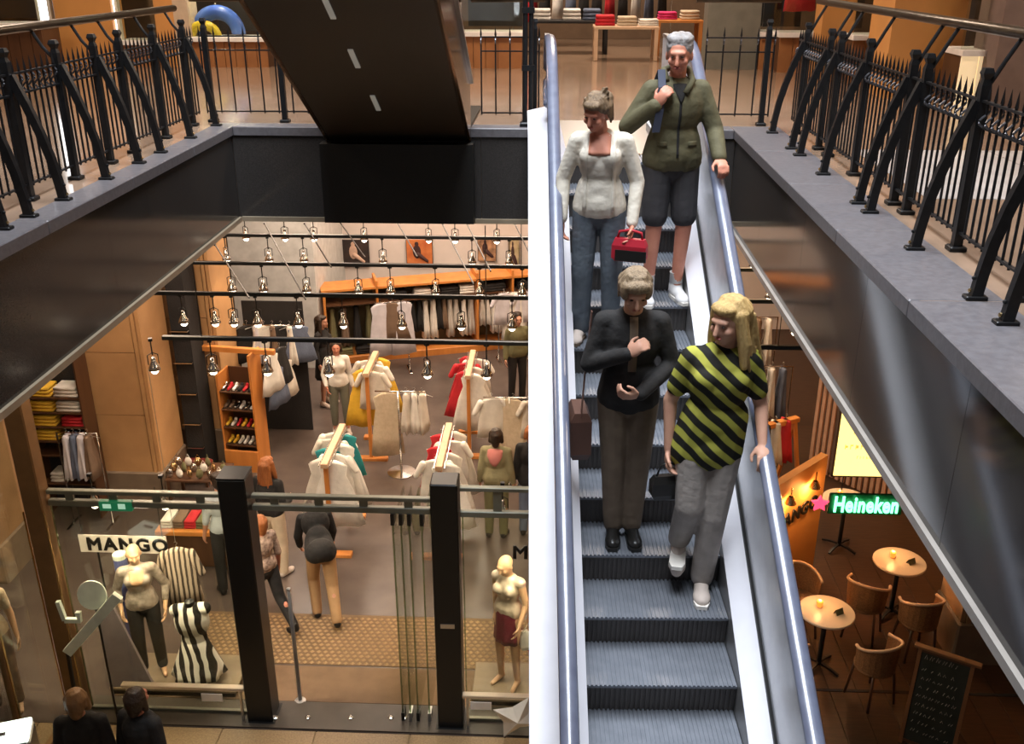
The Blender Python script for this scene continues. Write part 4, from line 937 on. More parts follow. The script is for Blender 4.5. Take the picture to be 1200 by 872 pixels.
# ribbed entrance mat: woven lozenges, each a raised pad
mt = thing('entrance_mat', 'tan ribbed entrance mat with rows of raised pads', 'mat', (-1.6, 9.35, 0))
link('backing', MB().box(-2.6, 2.6, -.46, .46, 0, .008), mat('mat_brown', (.16, .095, .045), .8), mt)
pd = MB()
for r in range(14):
    for c in range(66):
        x = -2.56 + c * .078 + (.039 if r % 2 else 0); y = -.43 + r * .063
        pd.add([(x - .030, y, .008), (x, y - .026, .008), (x + .030, y, .008), (x, y + .026, .008), (x, y, .026)], [(0, 1, 4), (1, 2, 4), (2, 3, 4), (3, 0, 4)])
o = link('pads', pd, mat('mat_tan', (.36, .23, .115), .7), mt); o['kind'] = 'stuff'
struct('trim_8', MB().box(-4.7, 1.9, YS + .34, 8.86, 0, .006), mat('brown_carpet', (.17, .105, .06), .9, bump=.2, bscale=200), 'plain brown floor covering just inside the shop doors')

# display plinths with price bars
def price_bar(x0, x1, label, tagx):
    t = thing('price_bar', label, 'display rail', ((x0 + x1) / 2, YS + .02, .42)); h = (x1 - x0) / 2
    link('bar', MB().cham(-h, h, -.035, .035, 0, .035, .006), mat('bar_pale', (.62, .50, .36), .35, .2), t)
    for s in (-1, 1): link('leg', MB().box(s * (h - .05) - .012, s * (h - .05) + .012, -.012, .012, -.42, 0), M_steel, t)
    for x in tagx: link('price_card', MB().box(x - .11, x + .11, -.045, -.037, -.13, -.035), M_whitelac, t)
price_bar(-4.42, -3.13, 'pale display rail under the left shop window', (.26 + .05,))
price_bar(-.86, 1.6, 'pale display rail under the right shop window', (-1.04,))
def plinth(x0, x1, y0, y1, h, label, m):
    t = thing('display_plinth', label, 'plinth', ((x0 + x1) / 2, (y0 + y1) / 2, 0)); a, b = (x1 - x0) / 2, (y1 - y0) / 2
    link('body', MB().box(-a + .02, a - .02, -b + .02, b - .02, 0, h - .03), M_blackcloth, t); link('top', MB().cham(-a, a, -b, b, h - .03, h, .006), m, t)
M_pltop = mat('taupe_plinth', (.22, .16, .10), .5)
plinth(-4.75, -3.36, 8.3, 8.9, .10, 'low taupe plinth under the mannequins left of the doors', M_pltop)
plinth(-.80, 1.4, 8.3, 8.9, .10, 'low taupe plinth under the mannequins right of the doors', M_pltop)
def star(loc, r, label, rz, m=M_whitelac):
    t = thing('paper_star', label, 'decoration', loc, rz)
    pts = [(r * (1 if i % 2 == 0 else .52) * math.sin(PI * i / 4 + .5), r * (1 if i % 2 == 0 else .52) * math.cos(PI * i / 4 + .5)) for i in range(8)]
    zmin = min(q[1] for q in pts); n = 8
    for i in range(n):
        a, b = pts[i], pts[(i + 1) % n]
        link('facet', MB().add([(a[0], 0, a[1] - zmin), (b[0], 0, b[1] - zmin), (0, -.09, -zmin), (0, .09, -zmin)], [(0, 1, 2), (1, 0, 3), (0, 2, 3), (1, 3, 2)]), m, t)
star(onY(605, 862, 7.75) * 1.0 - V((0, 0, 0)), .27, 'folded white paper star leaning under the magenta dress', .2)
star(V((-4.22, 7.80, 0.02)), .24, 'folded white paper star beside the two onlookers in black', -.5)

# mannequins
M_mann = mat('mannequin_tan', (.64, .40, .24), .35, col2=(.60, .36, .21), nscale=4)
silver = mat('silver_satin', (.62, .52, .42), .35, .2, col2=(.45, .36, .28), nscale=10, bump=.5, bscale=14)
plum = mat('plum_satin', (.16, .012, .03), .5, bump=.3)
mR, _ = figure('mannequin', 'bald mannequin in a silver camisole and plum skirt', (-.42, 8.58, .10), -.5, 1.66, dict(head=(.0, -.06, 1.60), elR=(-.21, .08, 1.12), wrR=(-.19, .05, .87), elL=(.215, .02, 1.12), wrL=(.20, -.10, .90)), M_mann, (-.15, .30, 0), .010, 'mannequin', True, None, (silver, .05, .02, .0, 'camisole'), None, None, None, (plum, .60, .17, 'skirt'), False, True)
mL, _ = figure('mannequin', 'bald mannequin in a silver blouse and black trousers', (-4.36, 8.58, .10), .35, 1.66, dict(elR=(-.24, .08, 1.14), wrR=(-.22, -.02, .92), elL=(.27, .05, 1.12), wrL=(.24, -.1, .90)), M_mann, (.1, .15, 0), .010, 'mannequin', True, None, (mat('silver_blouse', (.50, .42, .36), .35, .2, col2=(.20, .16, .13), nscale=14, bump=.5, bscale=16), .8, .06, .004, 'blouse'), (M_blackcloth, 1.0, .01, 'trousers'), None, None, None, False, True)
patch(mL, 'blouse', 'bare_neckline', M_mann, [(-.075, 1.36, 1.30), (-.05, 1.375, 1.24), (-.02, 1.38, 1.21), (.02, 1.38, 1.21), (.05, 1.375, 1.24), (.075, 1.36, 1.30)], .006, 6)
mP, _ = figure('mannequin', 'bald mannequin in a short-sleeved magenta dress', (.02, 8.62, .10), .2, 1.66, None, M_mann, (0, 0, 0), .012, 'mannequin', True, None, (C_pink, .3, .05, .0, 'bodice'), None, None, None, (C_pink, .42, .24, 'dress_skirt'), False, True)
wb_ = thing('shopping_bag', 'small white bag hanging from the hand of the magenta mannequin', 'bag', (-.20, 8.50, .62), .3)
link('pouch', MB().loft([[(-.09 * a_, -.03 * a_, z_), (.09 * a_, -.03 * a_, z_), (.09 * a_, .03 * a_, z_), (-.09 * a_, .03 * a_, z_)] for a_, z_ in ((.75, 0), (1, .04), (1, .18), (.8, .24))]), CW[0], wb_)
link('strap', MB().tube([(-.06, 0, .23), (0, 0, .33), (.06, 0, .23)], .006, 6), CW[0], wb_)
mW, _ = figure('mannequin', 'bald mannequin in a tan top behind the corner glass', (-5.75, 8.05, .0), .4, 1.78, None, M_mann, (0, .1, 0), .012, 'mannequin', True, None, (C_beige, .3, .05, .0, 'top'), (C_brown, 1, .01, 'trousers'), None, None, None, False, True)
# black and white striped outfit on a tailor's form
M_zebra = stripes('black_white_stripe', (.012, .011, .010), (.80, .74, .66), 3.0, (0, PI / 2 + .15, .2), .48, 3.2)
tf = thing('dress_form', 'striped black and white outfit on a low display form', 'mannequin', (-3.80, 8.48, .10), .15)
c = MB(); c.ell((0, 0, .78), (.19, .13, .22)); c.ell((0, 0, .56), (.14, .11, .16)); c.cap((-.15, 0, .93), (.15, 0, .93), .07, .07); blob('striped_vest', c, .011, M_zebra, tf, 4)
rings = []
for i in range(8):
    q = i / 7; rings.append([((.13 + .15 * q) * math.cos(2 * PI * j / 40) * (1 + .09 * q * math.cos(8 * 2 * PI * j / 40)), (.11 + .12 * q) * math.sin(2 * PI * j / 40) * (1 + .09 * q * math.cos(8 * 2 * PI * j / 40)), .55 - .45 * q) for j in range(40)])
link('striped_skirt', MB().loft(rings), M_zebra, tf, True)
link('stand_rod', MB().tube([(0, 0, .0), (0, 0, .3)], .015, 8), M_black_post, tf); link('stand_base', MB().lathe([(.14, 0), (.14, .015), (.02, .03)], 20), M_black_post, tf); link('neck_cap', MB().lathe([(.055, .98), (.05, 1.03), (.02, 1.05)], 16), M_black_post, tf)
# hanging striped tunic and scarf between mannequin and sign
hs = hang(garment_mesh(.17, .22, .70, .07, 9, 12, .25), stripes('grey_brown_stripe', (.46, .36, .28), (.06, .045, .035), 6, (0, PI / 2, 0), .6, 1.0), (-4.02, 8.86, 1.62), .2, 'grey and brown striped tunic hanging under the letters of the window sign', 'tunic in the window')
link('cord', MB().tube([(0, 0, .08), (0, 0, 2.1)], .003, 5), M_wire, hs)
# sign board with letters
sb = thing('shop_sign', 'white band with black capital letters in the left shop window', 'sign', (onY(147, 636, 9.02).x, 9.02, onY(147, 648, 9.02).z))
link('band', MB().box(-.52, .46, .0, .012, 0, .22), mat('sign_white', (.62, .56, .50), .5), sb)
me = text_mesh('MANGO', .215, .002, 0, .009, 1.22); lt = link('letters', me, M_black_post, sb); lt.rotation_euler = (PI / 2, 0, 0); lt.location = (.02, -.008, .105)
for x in (-.47, .42): link('sign_rod', MB().tube([(x, .006, .22), (x, .006, .84)], .005, 6), M_black_post, sb)
link('sign_leg', MB().tube([(-.34, .02, -1.7), (-.34, .02, .22)], .012, 8), M_black_post, sb)
s2 = thing('glass_lettering', 'black capital letters on the window right of the doors', 'sign', (.05, 8.06, onY(605, 648, 8.06).z - .08))
lt = link('letters', text_mesh('MANGO', .20, .001, 0, .008, 1.22), M_black_post, s2); lt.rotation_euler = (PI / 2, 0, 0); lt.location = (.02, 0, .08)
ex = thing('exit_sign', 'small green emergency exit sign on the rail over the left window', 'sign', (-4.18, 8.06, 2.49))
link('box', MB().cham(-.16, .16, -.03, .03, 0, .10, .006), mat('exit_green', (.01, .09, .04), .4, emit=(.02, .35, .14), estr=.25), ex)
link('pictogram', MB().box(-.12, -.04, -.034, -.03, .03, .075).box(.03, .10, -.034, -.03, .025, .08), mat('exit_white', (.7, .9, .75), .5, emit=(.5, .9, .65), estr=.5), ex)
# pale glass shelf parts leaning in the corner of the window
M_frost = mat('frosted_glass', (.78, .86, .74), .35)
gsf = thing('glass_shelf', 'pale frosted glass shelf board leaning slantwise in the window corner', 'shelf', (-4.80, 7.74, 0.0))
link('board', MB().bar([(.02, .0, 1.02), (.64, .0, 1.72)], (0, 1, 0), .05, .10), M_frost, gsf); link('foot', MB().bar([(-.02, 0, 0), (.02, 0, 1.02)], (0, 1, 0), .03, .03), M_black_post, gsf)
link('bracket', MB().bar([(.05, .02, 1.40), (.20, .02, 1.40), (.20, .02, 1.50)], (0, 1, 0), .04, .05).bar([(.05, .02, 1.40), (.02, .02, 1.62)], (0, 1, 0), .04, .04), M_frost, gsf)
dsc = thing('glass_disc', 'round frosted glass disc on a black rod in the window corner', 'decoration', (-4.46, 7.82, 0))
link('disc', MB().lathe([(.145, -.01), (.15, 0), (.145, .01)], 24).xform(Matrix.Translation((0, 0, 1.66)) @ Matrix.Rotation(PI / 2 - .3, 4, 'X')), M_frost, dsc); link('rod', MB().tube([(0, .02, 0), (0, .02, 1.6)], .012, 8), M_black_post, dsc)
bx = thing('display_block', 'slanted violet-grey display board behind the glass disc', 'display board', (-4.58, 8.34, .10), .1)
link('board', MB().loft([[(-.16, -.02, 0), (.30, -.02, 0), (.30, .02, 0), (-.16, .02, 0)], [(-.14, .02, 1.05), (.0, .02, 1.05), (.0, .06, 1.05), (-.14, .06, 1.05)]]), mat('violet_grey', (.20, .16, .17), .6), bx); link('strut', MB().bar([(-.1, .36, 0), (-.06, .07, 1.0)], (1, 0, 0), .03, .02), M_steel, bx)
bt = thing('cosmetic_tube', 'slim blue column standing behind the glass disc', 'display', (-4.62, 8.78, .10)); link('column', MB().lathe([(.07, 0), (.07, 1.35)], 16), mat('cobalt', (.10, .12, .32), .5), bt); link('lid', MB().lathe([(.072, 1.35), (.072, 1.40), (.06, 1.41)], 16), M_frost, bt)
# corner of the window: bronze corner post and return glazing towards the atrium
M_brz = mat('bronze_frame', (.24, .13, .055), .4, .3)
cp = thing('corner_post', 'wide bronze corner post of the left display window', 'post', (-4.95, YS + .10, 0)); link('shaft', MB().cham(-.10, .09, -.09, .09, 0, ZB - .05, .012), M_brz, cp)
link('brass_bead', MB().box(.092, .104, -.10, -.085, 0, 2.5).box(-.112, -.102, -.10, -.085, 0, 2.5), M_brass, cp)
for i, (y, lab) in enumerate(((7.15, 'brass-edged glazing bar of the corner window nearer the bronze post'), (6.3, 'brass-edged glazing bar of the corner window farther from the bronze post'))):
    t = thing('glazing_bar', lab, 'glazing bar', (-5.05, y, 0)); link('bar', MB().cham(-.03, .03, -.03, .03, 0, ZB - .05, .006), M_brz, t); link('brass_bead', MB().box(.030, .038, -.012, .012, 0, ZB - .05), M_brass, t)
for y0, y1, lab in ((7.19, 7.93, 'corner window pane beside the bronze post'), (6.34, 7.11, 'corner window pane between the two glazing bars')):
    t = thing('display_window', lab, 'glass', (-5.05, (y0 + y1) / 2, 0)); h = (y1 - y0) / 2; link('glass', MB().box(-.006, .006, -h, h, .05, ZB - .06), M_glass, t); link('shoe', MB().box(-.03, .03, -h, h, 0, .05), M_brz, t)
lb = thing('light_box', 'glowing white light box on the atrium floor by the corner window', 'light box', (onZ(4, 858, 1.22).x, onZ(4, 858, 1.22).y, 0), .35)
link('cabinet', MB().cham(-.22, .22, -.15, .15, 0, 1.18, .02), M_steel, lb); link('lit_top', MB().cham(-.21, .21, -.14, .14, 1.18, 1.22, .01), mat('lit_white', (.9, .95, .9), .5, emit=(.85, 1, .9), estr=1.6), lb); link('caption_bar', MB().box(-.10, .02, -.05, -.01, 1.221, 1.226), mat('caption_grey', (.12, .11, .12), .5), lb)

# yellow and white folded clothes in a shelf niche between the piers
nc = thing('niche_shelf', 'dark shelf rack of folded clothes between the brown and ochre piers', 'shelf', (-6.85, 11.92, 0))
link('back', MB().box(-.35, .42, .30, .33, 0, 2.55), C_black, nc)
for z in (.55, 1.0, 1.22, 1.44, 1.66, 1.88): link('board', MB().box(-.35, .42, -.02, .30, z - .02, z), M_darkwood, nc)
for s in (-.37, .42): link('side', MB().box(s, s + .02, -.02, .33, 0, 2.55), M_darkwood, nc)
for z in (1.22, 1.44, 1.66, 1.88): folded((-7.0, 12.05, z), .33, .26, .15, C_yellow, 'yellow folded jumpers in the dark shelf rack', 'yellow folded clothes in the niche', 0)
for z in (1.66, 1.88): folded((-6.62, 12.05, z), .33, .26, .16, CW[0], 'white folded jumpers beside the yellow ones in the dark shelf rack', 'white folded clothes in the niche', 0)
folded((-6.95, 12.05, .55), .24, .24, .16, CW[0], 'small white bundle on the lowest board of the dark shelf rack', 'white bundle in the niche')
folded((-6.60, 12.05, 1.44), .3, .26, .14, C_red, 'dark red folded jumper in the dark shelf rack', 'red folded clothes in the niche')
for i, m in enumerate((CW[2], C_bluey, CW[2], C_brown)): hang(G_side, m, (-6.62 + i * .1, 11.75 - .001 * i, 1.5), 0, '%s garment on the rail beside the yellow jumpers' % CNAME[m.name], '%s clothes beside the niche' % CNAME[m.name])
rl = thing('clothes_rack', 'chrome rail rack with slate blue clothes beside the yellow jumpers', 'clothes rack', (-6.47, 11.75, 0))
link('frame', MB().tube([(-.28, 0, 0), (-.28, 0, 1.44), (.28, 0, 1.44), (.28, 0, 0)], .014, 8), M_chrome, rl, True)
for s in (-1, 1): link('foot', MB().box(s * .28 - .02, s * .28 + .02, -.2, .2, 0, .02), M_chrome, rl)
# dark display case between the two ochre piers
dc = thing('display_case', 'tall dark glazed case between the two ochre piers', 'display case', (-5.40, 13.30, 0))
link('carcass', MB().box(-.17, .10, -.08, .40, 0, 3.6), C_black, dc)
for z in (.5, .9, 1.4, 1.9, 2.4): link('shelf', MB().box(-.17, .10, -.16, -.1, z, z + .015), M_chrome, dc)
# small accessories on a low table at its foot
tb = thing('accessory_table', 'low dark table of glittering accessories at the foot of the case', 'table', (-5.08, 12.35, 0))
link('top', MB().cham(-.42, .42, -.28, .28, .52, .55, .006), M_darkwood, tb)
for sx in (-1, 1):
    for sy in (-1, 1): link('leg', MB().box(sx * .38 - .02, sx * .38 + .02, sy * .24 - .02, sy * .24 + .02, 0, .52), M_darkwood, tb)
ra = random.Random(9)
for i in range(16):
    m = (M_chrome, CW[0], M_brass, C_olive)[i % 4]; o = thing('accessory_bag', ('small silvery pouch', 'small white pouch', 'small golden pouch', 'small olive pouch')[i % 4] + ' on the low accessory table', 'bag', (-5.08 - .36 + (i % 6) * .145, 12.35 - .2 + (i // 6) * .18, .551), ra.uniform(-1, 1), ('silvery', 'white', 'golden', 'olive')[i % 4] + ' pouches on the accessory table')
    link('pouch', MB().ell((0, 0, .07), (.055, .035, .07), None, 10, 7), m, o, True); link('handle', MB().tube([(-.03, 0, .13), (0, 0, .19), (.03, 0, .13)], .006, 5), m, o)
# red stool at the second pier
st_ = thing('stool', 'low dark red stool at the foot of the ochre pier', 'stool', (-5.42, 12.98, 0))
link('seat', MB().cham(-.26, .26, -.16, .16, .26, .36, .03), mat('dark_red_leather', (.22, .02, .02), .5), st_)
for sx in (-1, 1):
    for sy in (-1, 1): link('leg', MB().box(sx * .22 - .018, sx * .22 + .018, sy * .12 - .018, sy * .12 + .018, 0, .26), M_darkwood, st_)
# shoe shelves in orange wood
ss = thing('shoe_shelf', 'orange wood shoe shelves filled with shoes and bags', 'shelf', (-4.78, 13.6, 0), -.12)
for s in (-.28, .26): link('side', MB().box(s, s + .03, -.2, .2, 0, 1.95 if s > 0 else 1.6), M_oak, ss)
for z in (.03, .42, .72, 1.02, 1.32): link('board', MB().box(-.25, .26, -.2, .2, z, z + .02), M_darkwood, ss)
link('plinth_front', MB().cham(-.27, .28, -.24, -.2, 0, .36, .008), M_oak, ss); link('top_beam', MB().cham(-.62, .62, -.04, .04, 1.92, 2.0, .008), M_oak, ss)
link('back', MB().box(-.25, .26, .18, .2, .05, 1.6), M_darkwood, ss)
rz_ = random.Random(2); shm = MB(); shm.cap((0, .06, .03), (0, -.06, .022), .03, .024, 8); shm.cap((0, .065, .03), (0, .07, .06), .028, .026, 8); shoe_me = shm.mesh('upper', True)
solem = MB().box(-.03, .03, -.09, .10, 0, .008); sole_me = solem.mesh('sole'); sole_me.materials.append(M_blackshoe)
cols = [(M_whiteshoe, 'white'), (C_brown, 'brown'), (C_red, 'red'), (C_black, 'black'), (M_chrome, 'silvery'), (C_yellow, 'yellow')]
SM = {}
for zi, z in enumerate((.44, .74, 1.04, 1.34)):
    for i in range(6):
        m, nme = cols[rz_.choice([0, 0, 1, 3, 4, 2, 5])]
        if nme not in SM: SM[nme] = shoe_me.copy(); SM[nme].materials.append(m)
        lx = -.21 + i * .085; a = -.12; w_ = V((-4.78 + lx * math.cos(a) - (-.08) * math.sin(a), 13.6 + lx * math.sin(a) + (-.08) * math.cos(a), z))
        o = thing('shoe', nme + ' shoe on the orange wood shoe shelves', 'shoe', w_, a, nme + ' shoes on the shelves'); link('upper', SM[nme], None, o); link('sole', sole_me, None, o)
# clothes on the wall behind the shoe shelves and bags at its side
bh = thing('clothes_rack', 'dark wall rack with white and slate clothes behind the shoe shelves', 'clothes rack', (-4.50, 14.7, 0))
link('back', MB().box(-.55, .45, .18, .21, 0, 2.3), C_black, bh); link('rail', MB().tube([(-.5, 0, 1.95), (.45, 0, 1.95)], .012, 8), M_chrome, bh, True)
for s in (-.5, .42): link('bracket', MB().box(s, s + .03, 0, .18, 1.93, 1.97), M_chrome, bh)
for i, m in enumerate((C_black, CW[2], CW[0], C_brown, C_black, CW[0], C_bluey)): hang(G_side if i % 2 else G_cami, m, (-4.94 + i * .14, 14.7 - .001 * i, 2.035), .5, '%s garment on the dark wall rack behind the shoe shelves' % CNAME[m.name], '%s clothes behind the shoe shelves' % CNAME[m.name])
for i, m in enumerate((CW[0], C_bluey, C_black, CW[1])): hang(G_cami, m, (-4.30 + .03 * i, 13.75 + i * .14, 1.92 - .28 * (i % 2)), 1.2, '%s garment hanging at the side of the shoe shelves' % CNAME[m.name], '%s clothes at the side of the shoe shelves' % CNAME[m.name])
# low orange bench behind the window sign
for x, lab in ((-4.35, 'low orange wood bench with folded clothes behind the striped tunic'), ):
    t = thing('bench', lab, 'bench', (x, 10.9, 0)); link('top', MB().cham(-.75, .45, -.22, .22, .52, .58, .008), M_oak, t); link('panel', MB().box(-.7, .4, -.16, .16, .02, .52), M_darkwood, t)
    for i in range(7):
        m = (CW[0], C_brown, C_red, C_olive, CW[1], C_brown, C_black)[i]; folded((x - .62 + i * .155, 10.9, .581), .14, .3, .12, m, '%s folded clothes on the low orange bench' % CNAME[m.name], '%s folded clothes on the bench' % CNAME[m.name])

# shop visitors
def shopper(label, px, py, rz, H, **k):
    p = onZ(px, py, 0); return figure('person', label, (p.x, p.y, 0), rz, H, voxel=.011, **k)
M_pinkgreen = mat('sage_green_jacket', (.30, .27, .15), .85, bump=.3); M_creamtr = mat('cream_trousers', (.62, .50, .36), .85, bump=.3); M_tantr = mat('tan_trousers', (.42, .25, .12), .85, bump=.3)
shopper('woman in a long black dress by the end of the wall unit', 384, 474, 1.3, 1.70, hair=(M_darkhair, 'long'), top=(M_blackcloth, .97, .10, .0, 'dress_top'), skirt=(M_blackcloth, .55, .20, 'dress_skirt'), shoes=(M_beigeshoe, None), face=True)
shopper('woman in a white top and grey jeans walking past the yellow dresses', 401, 508, .25, 1.68, skin=SKIN2, hair=(M_darkhair, 'bob'), top=(CW[0], .95, .06, .0, 'top'), legs=(mat('grey_green_jeans', (.17, .17, .13), .85), .85, .008, 'jeans'), shoes=(M_beigeshoe, None), pose=dict(wrR=(-.2, -.12, .95), elR=(-.24, .02, 1.12)))
sg_, _ = shopper('woman seen from behind in a sage green jacket with pink hood', 582, 628, PI - .1, 1.66, hair=(M_darkhair, 'bob'), top=(M_pinkgreen, .97, .05, .02, 'jacket'), legs=(C_olive, 1, .012, 'trousers'), shoes=(M_blackshoe, None))
patch(sg_, 'jacket', 'hood', mat('pink_fleece', (.62, .22, .20), .85), [(-.10, 1.37, 1.30), (-.06, 1.39, 1.22), (-.02, 1.395, 1.17), (.02, 1.395, 1.17), (.06, 1.39, 1.22), (.10, 1.37, 1.30)], .022, 6, 1)
shopper('person in a dark coat partly behind the escalator in the shop', 622, 625, PI, 1.68, hair=(M_redhair, 'bob'), top=(C_black, .97, .12, .02, 'coat'), legs=(C_bluey, 1, .01, 'trousers'), shoes=(M_blackshoe, None))
shopper('person in a dark olive jacket browsing in front of the wall unit', 606, 470, .4, 1.70, hair=(M_darkhair, 'short'), top=(C_olive, .97, .05, .02, 'jacket'), legs=(C_black, 1, .01, 'trousers'), shoes=(M_blackshoe, None), female=False)
shopper('red-haired woman in a black jacket and cream trousers behind the left black post', 326, 672, PI - .3, 1.70, hair=(M_redhair, 'long'), top=(M_blackcloth, .97, .02, .015, 'jacket'), legs=(M_creamtr, 1, .016, 'trousers'), shoes=(M_beigeshoe, None), pose=dict(wrR=(-.16, -.2, 1.05), wrL=(.16, -.2, 1.02)))
shopper('person in a black jacket and tan trousers bending forward in the doorway', 382, 722, PI + .35, 1.66, hair=(M_darkhair, 'short'), top=(M_blackcloth, .97, .07, .02, 'jacket'), legs=(M_tantr, 1, .014, 'trousers'), shoes=(M_blackshoe, None), female=False,
        pose=dict(head=(0, -.62, 1.22), neck=(0, -.50, 1.22), chest=(0, -.34, 1.15), waist=(0, -.16, 1.03), shR=(-.16, -.46, 1.20), shL=(.16, -.46, 1.20), elR=(-.22, -.50, .92), elL=(.22, -.50, .92), wrR=(-.2, -.6, .72), wrL=(.2, -.6, .72), knL=(.10, -.14, .52), anL=(.10, -.02, .085), knR=(-.10, .10, .50), anR=(-.10, .34, .16)), feet={'R': (-.1, -1, -.9), 'L': (.1, -1, -.1)})
shopper('person in a patterned top and black trousers stepping past the left black post', 318, 738, PI + .9, 1.58, hair=(M_redhair, 'bob'), skin=SKIN2, top=(mat('patterned_top', (.50, .36, .28), .85, col2=(.12, .07, .05), nscale=22), .5, .02, .0, 'top'), legs=(M_blackcloth, 1, .008, 'trousers'), shoes=(M_blackshoe, None), pose=dict(knR=(-.1, .12, .52), anR=(-.1, .38, .2), knL=(.1, -.14, .5), anL=(.1, -.18, .085)), feet={'R': (0, -1, -.8)})
shopper('person in a pale blue shirt facing the shelves left of the black post', 272, 692, PI + .5, 1.70, hair=(M_darkhair, 'short'), top=(mat('pale_blue_shirt', (.42, .46, .50), .85), .6, .05, .0, 'shirt'), legs=(C_black, 1, .01, 'trousers'), shoes=(M_blackshoe, None), female=False)
# two onlookers outside the left window
figure('person', 'onlooker with light brown hair and a black coat at the left shop window', (-3.98, 6.42, 0), PI + .15, 1.72, skin=SKIN3, hair=(mat('light_brown_hair', (.26, .14, .06), .45, bump=.5, bscale=30), 'bob'), top=(M_blackcloth, .97, .25, .03, 'coat'), legs=(C_black, 1, .01, 'trousers'), shoes=(M_blackshoe, None), voxel=.010)
figure('person', 'onlooker with black hair and a black coat at the left shop window', (-3.50, 6.50, 0), PI - .3, 1.68, skin=SKIN2, hair=(M_darkhair, 'bob'), top=(M_blackcloth, .97, .25, .03, 'coat'), legs=(C_black, 1, .01, 'trousers'), shoes=(M_blackshoe, None), voxel=.010, pose=dict(wrL=(.20, -.12, .95)))

# spot lamps added to brighten the display windows, clipped to the steel rails
for x, lab in ((-4.45, 'window spot lamp over the bald mannequin in the silver blouse'), (-3.75, 'window spot lamp over the striped outfit'), (-.45, 'window spot lamp over the mannequin in the plum skirt'), (.3, 'window spot lamp over the magenta dress'), (-5.6, 'window spot lamp over the mannequin behind the corner glass')):
    t = thing('spot_lamp', lab, 'spot lamp', (x, YS + .22, 2.62 if x > -5 else 3.2))
    link('yoke', yoke_me, None, t); rf = link('reflector', refl_me, None, t); link('bulb', bulb_me, None, rf)
    if x < -5: link('drop_rod', MB().tube([(0, 0, .19), (0, 0, ZB - 3.2)], .006, 6), M_black_post, t)
    l = bpy.data.lights.new('spot_light', 'SPOT'); l.energy = 110; l.color = (1.0, .80, .56); l.spot_size = 2.0; l.spot_blend = .7; l.shadow_soft_size = .05
    lo = bpy.data.objects.new('spot_light', l); C.objects.link(lo); lo.parent = t; lo.location = (0, -.06, -.22); lo.rotation_euler = (.35, 0, 0)
# ================================================================== THE CAFE
M_candle = mat('candle_glass', (.8, .3, .05), .3, emit=(1.0, .26, .03), estr=1.3)
def cafe_table(x, y, lab):
    t = thing('cafe_table', lab, 'table', (x, y, 0))
    link('top', MB().lathe([(.29, .725), (.305, .733), (.305, .748), (.298, .755)], 36), M_tabletop, t); link('column', MB().tube([(0, 0, .03), (0, 0, .725)], .028, 10), M_black_post, t, True)
    for i in range(4):
        a = PI / 4 + i * PI / 2; link('foot', MB().bar([(0, 0, .06), (.14 * math.cos(a), .14 * math.sin(a), .045), (.25 * math.cos(a), .25 * math.sin(a), .015)], (-math.sin(a), math.cos(a), 0), .03, .025), M_black_post, t)
    c = thing('candle', 'orange glowing candle glass on the ' + lab, 'candle', (x - .06, y + .08, .756)); link('glass', MB().lathe([(.024, 0), (.034, .03), (.036, .07), (.030, .075)], 14), M_candle, c, True); link('wax', MB().lathe([(.02, .076), (.02, .082), (.004, .085)], 10), M_whitelac, c)
    d = thing('menu_card', 'folded menu card on the ' + lab, 'card', (x + .12, y - .04, .756), .5); link('card', MB().loft([[(-.05, -.03, 0), (.05, -.03, 0), (.05, -.027, 0), (-.05, -.027, 0)], [(-.05, -.002, .06), (.05, -.002, .06), (.05, .001, .06), (-.05, .001, .06)]]), C_olive, d); link('back_leaf', MB().loft([[(-.05, .03, 0), (.05, .03, 0), (.05, .027, 0), (-.05, .027, 0)], [(-.05, .002, .06), (.05, .002, .06), (.05, -.001, .06), (-.05, -.001, .06)]]), C_olive, d)
    l = bpy.data.lights.new('candle_light', 'POINT'); l.energy = 2.5; l.color = (1, .5, .18); l.shadow_soft_size = .04; lo = bpy.data.objects.new('candle_light', l); C.objects.link(lo); lo.parent = c; lo.location = (0, 0, .14)
cafe_table(4.20, 10.15, 'round pale cafe table beside the brown pier')
cafe_table(3.08, 9.12, 'round pale cafe table beside the escalator')
cafe_table(3.95, 11.6, 'round pale cafe table behind the neon sign')  # a table's reflection in the glass, built as a solid third table
def wicker_chair(x, y, rz, lab):
    t = thing('wicker_chair', lab, 'chair', (x, y, 0), rz)
    link('seat', MB().lathe([(.19, .42), (.215, .435), (.215, .455), (.19, .465)], 24), M_wickerm, t, True)
    pts = [(.235 * math.cos(a), .235 * math.sin(a), .72 + .10 * max(0, math.sin(a))) for a in [(-.35 + i * (PI + .7) / 14) for i in range(15)]]
    link('back_rim', MB().tube(pts, .018, 8), M_beech, t, True)
    q = MB()
    for i in range(14):
        a, b = pts[i], pts[i + 1]; q.add([(a[0], a[1], a[2]), (b[0], b[1], b[2]), (b[0] * .92, b[1] * .92, .46), (a[0] * .92, a[1] * .92, .46), (a[0] * .96, a[1] * .96, a[2]), (b[0] * .96, b[1] * .96, b[2]), (b[0] * .88, b[1] * .88, .46), (a[0] * .88, a[1] * .88, .46)], [(0, 1, 2, 3), (7, 6, 5, 4), (0, 3, 7, 4), (1, 5, 6, 2)])
    link('back_weave', q, M_wickerm, t)
    for sx in (-1, 1):
        for sy in (-1, 1): link('leg', MB().tube([(sx * .14, sy * .14, .43), (sx * .18, sy * .18, 0)], .015, 8), M_darkwood, t, True)
wicker_chair(3.72, 9.72, 2.6, 'wicker tub chair between the two front cafe tables')
wicker_chair(3.50, 8.62, 3.6, 'wicker tub chair on the aisle side of the table by the escalator')
wicker_chair(2.62, 8.75, 1.9, 'wicker tub chair squeezed between table and escalator')
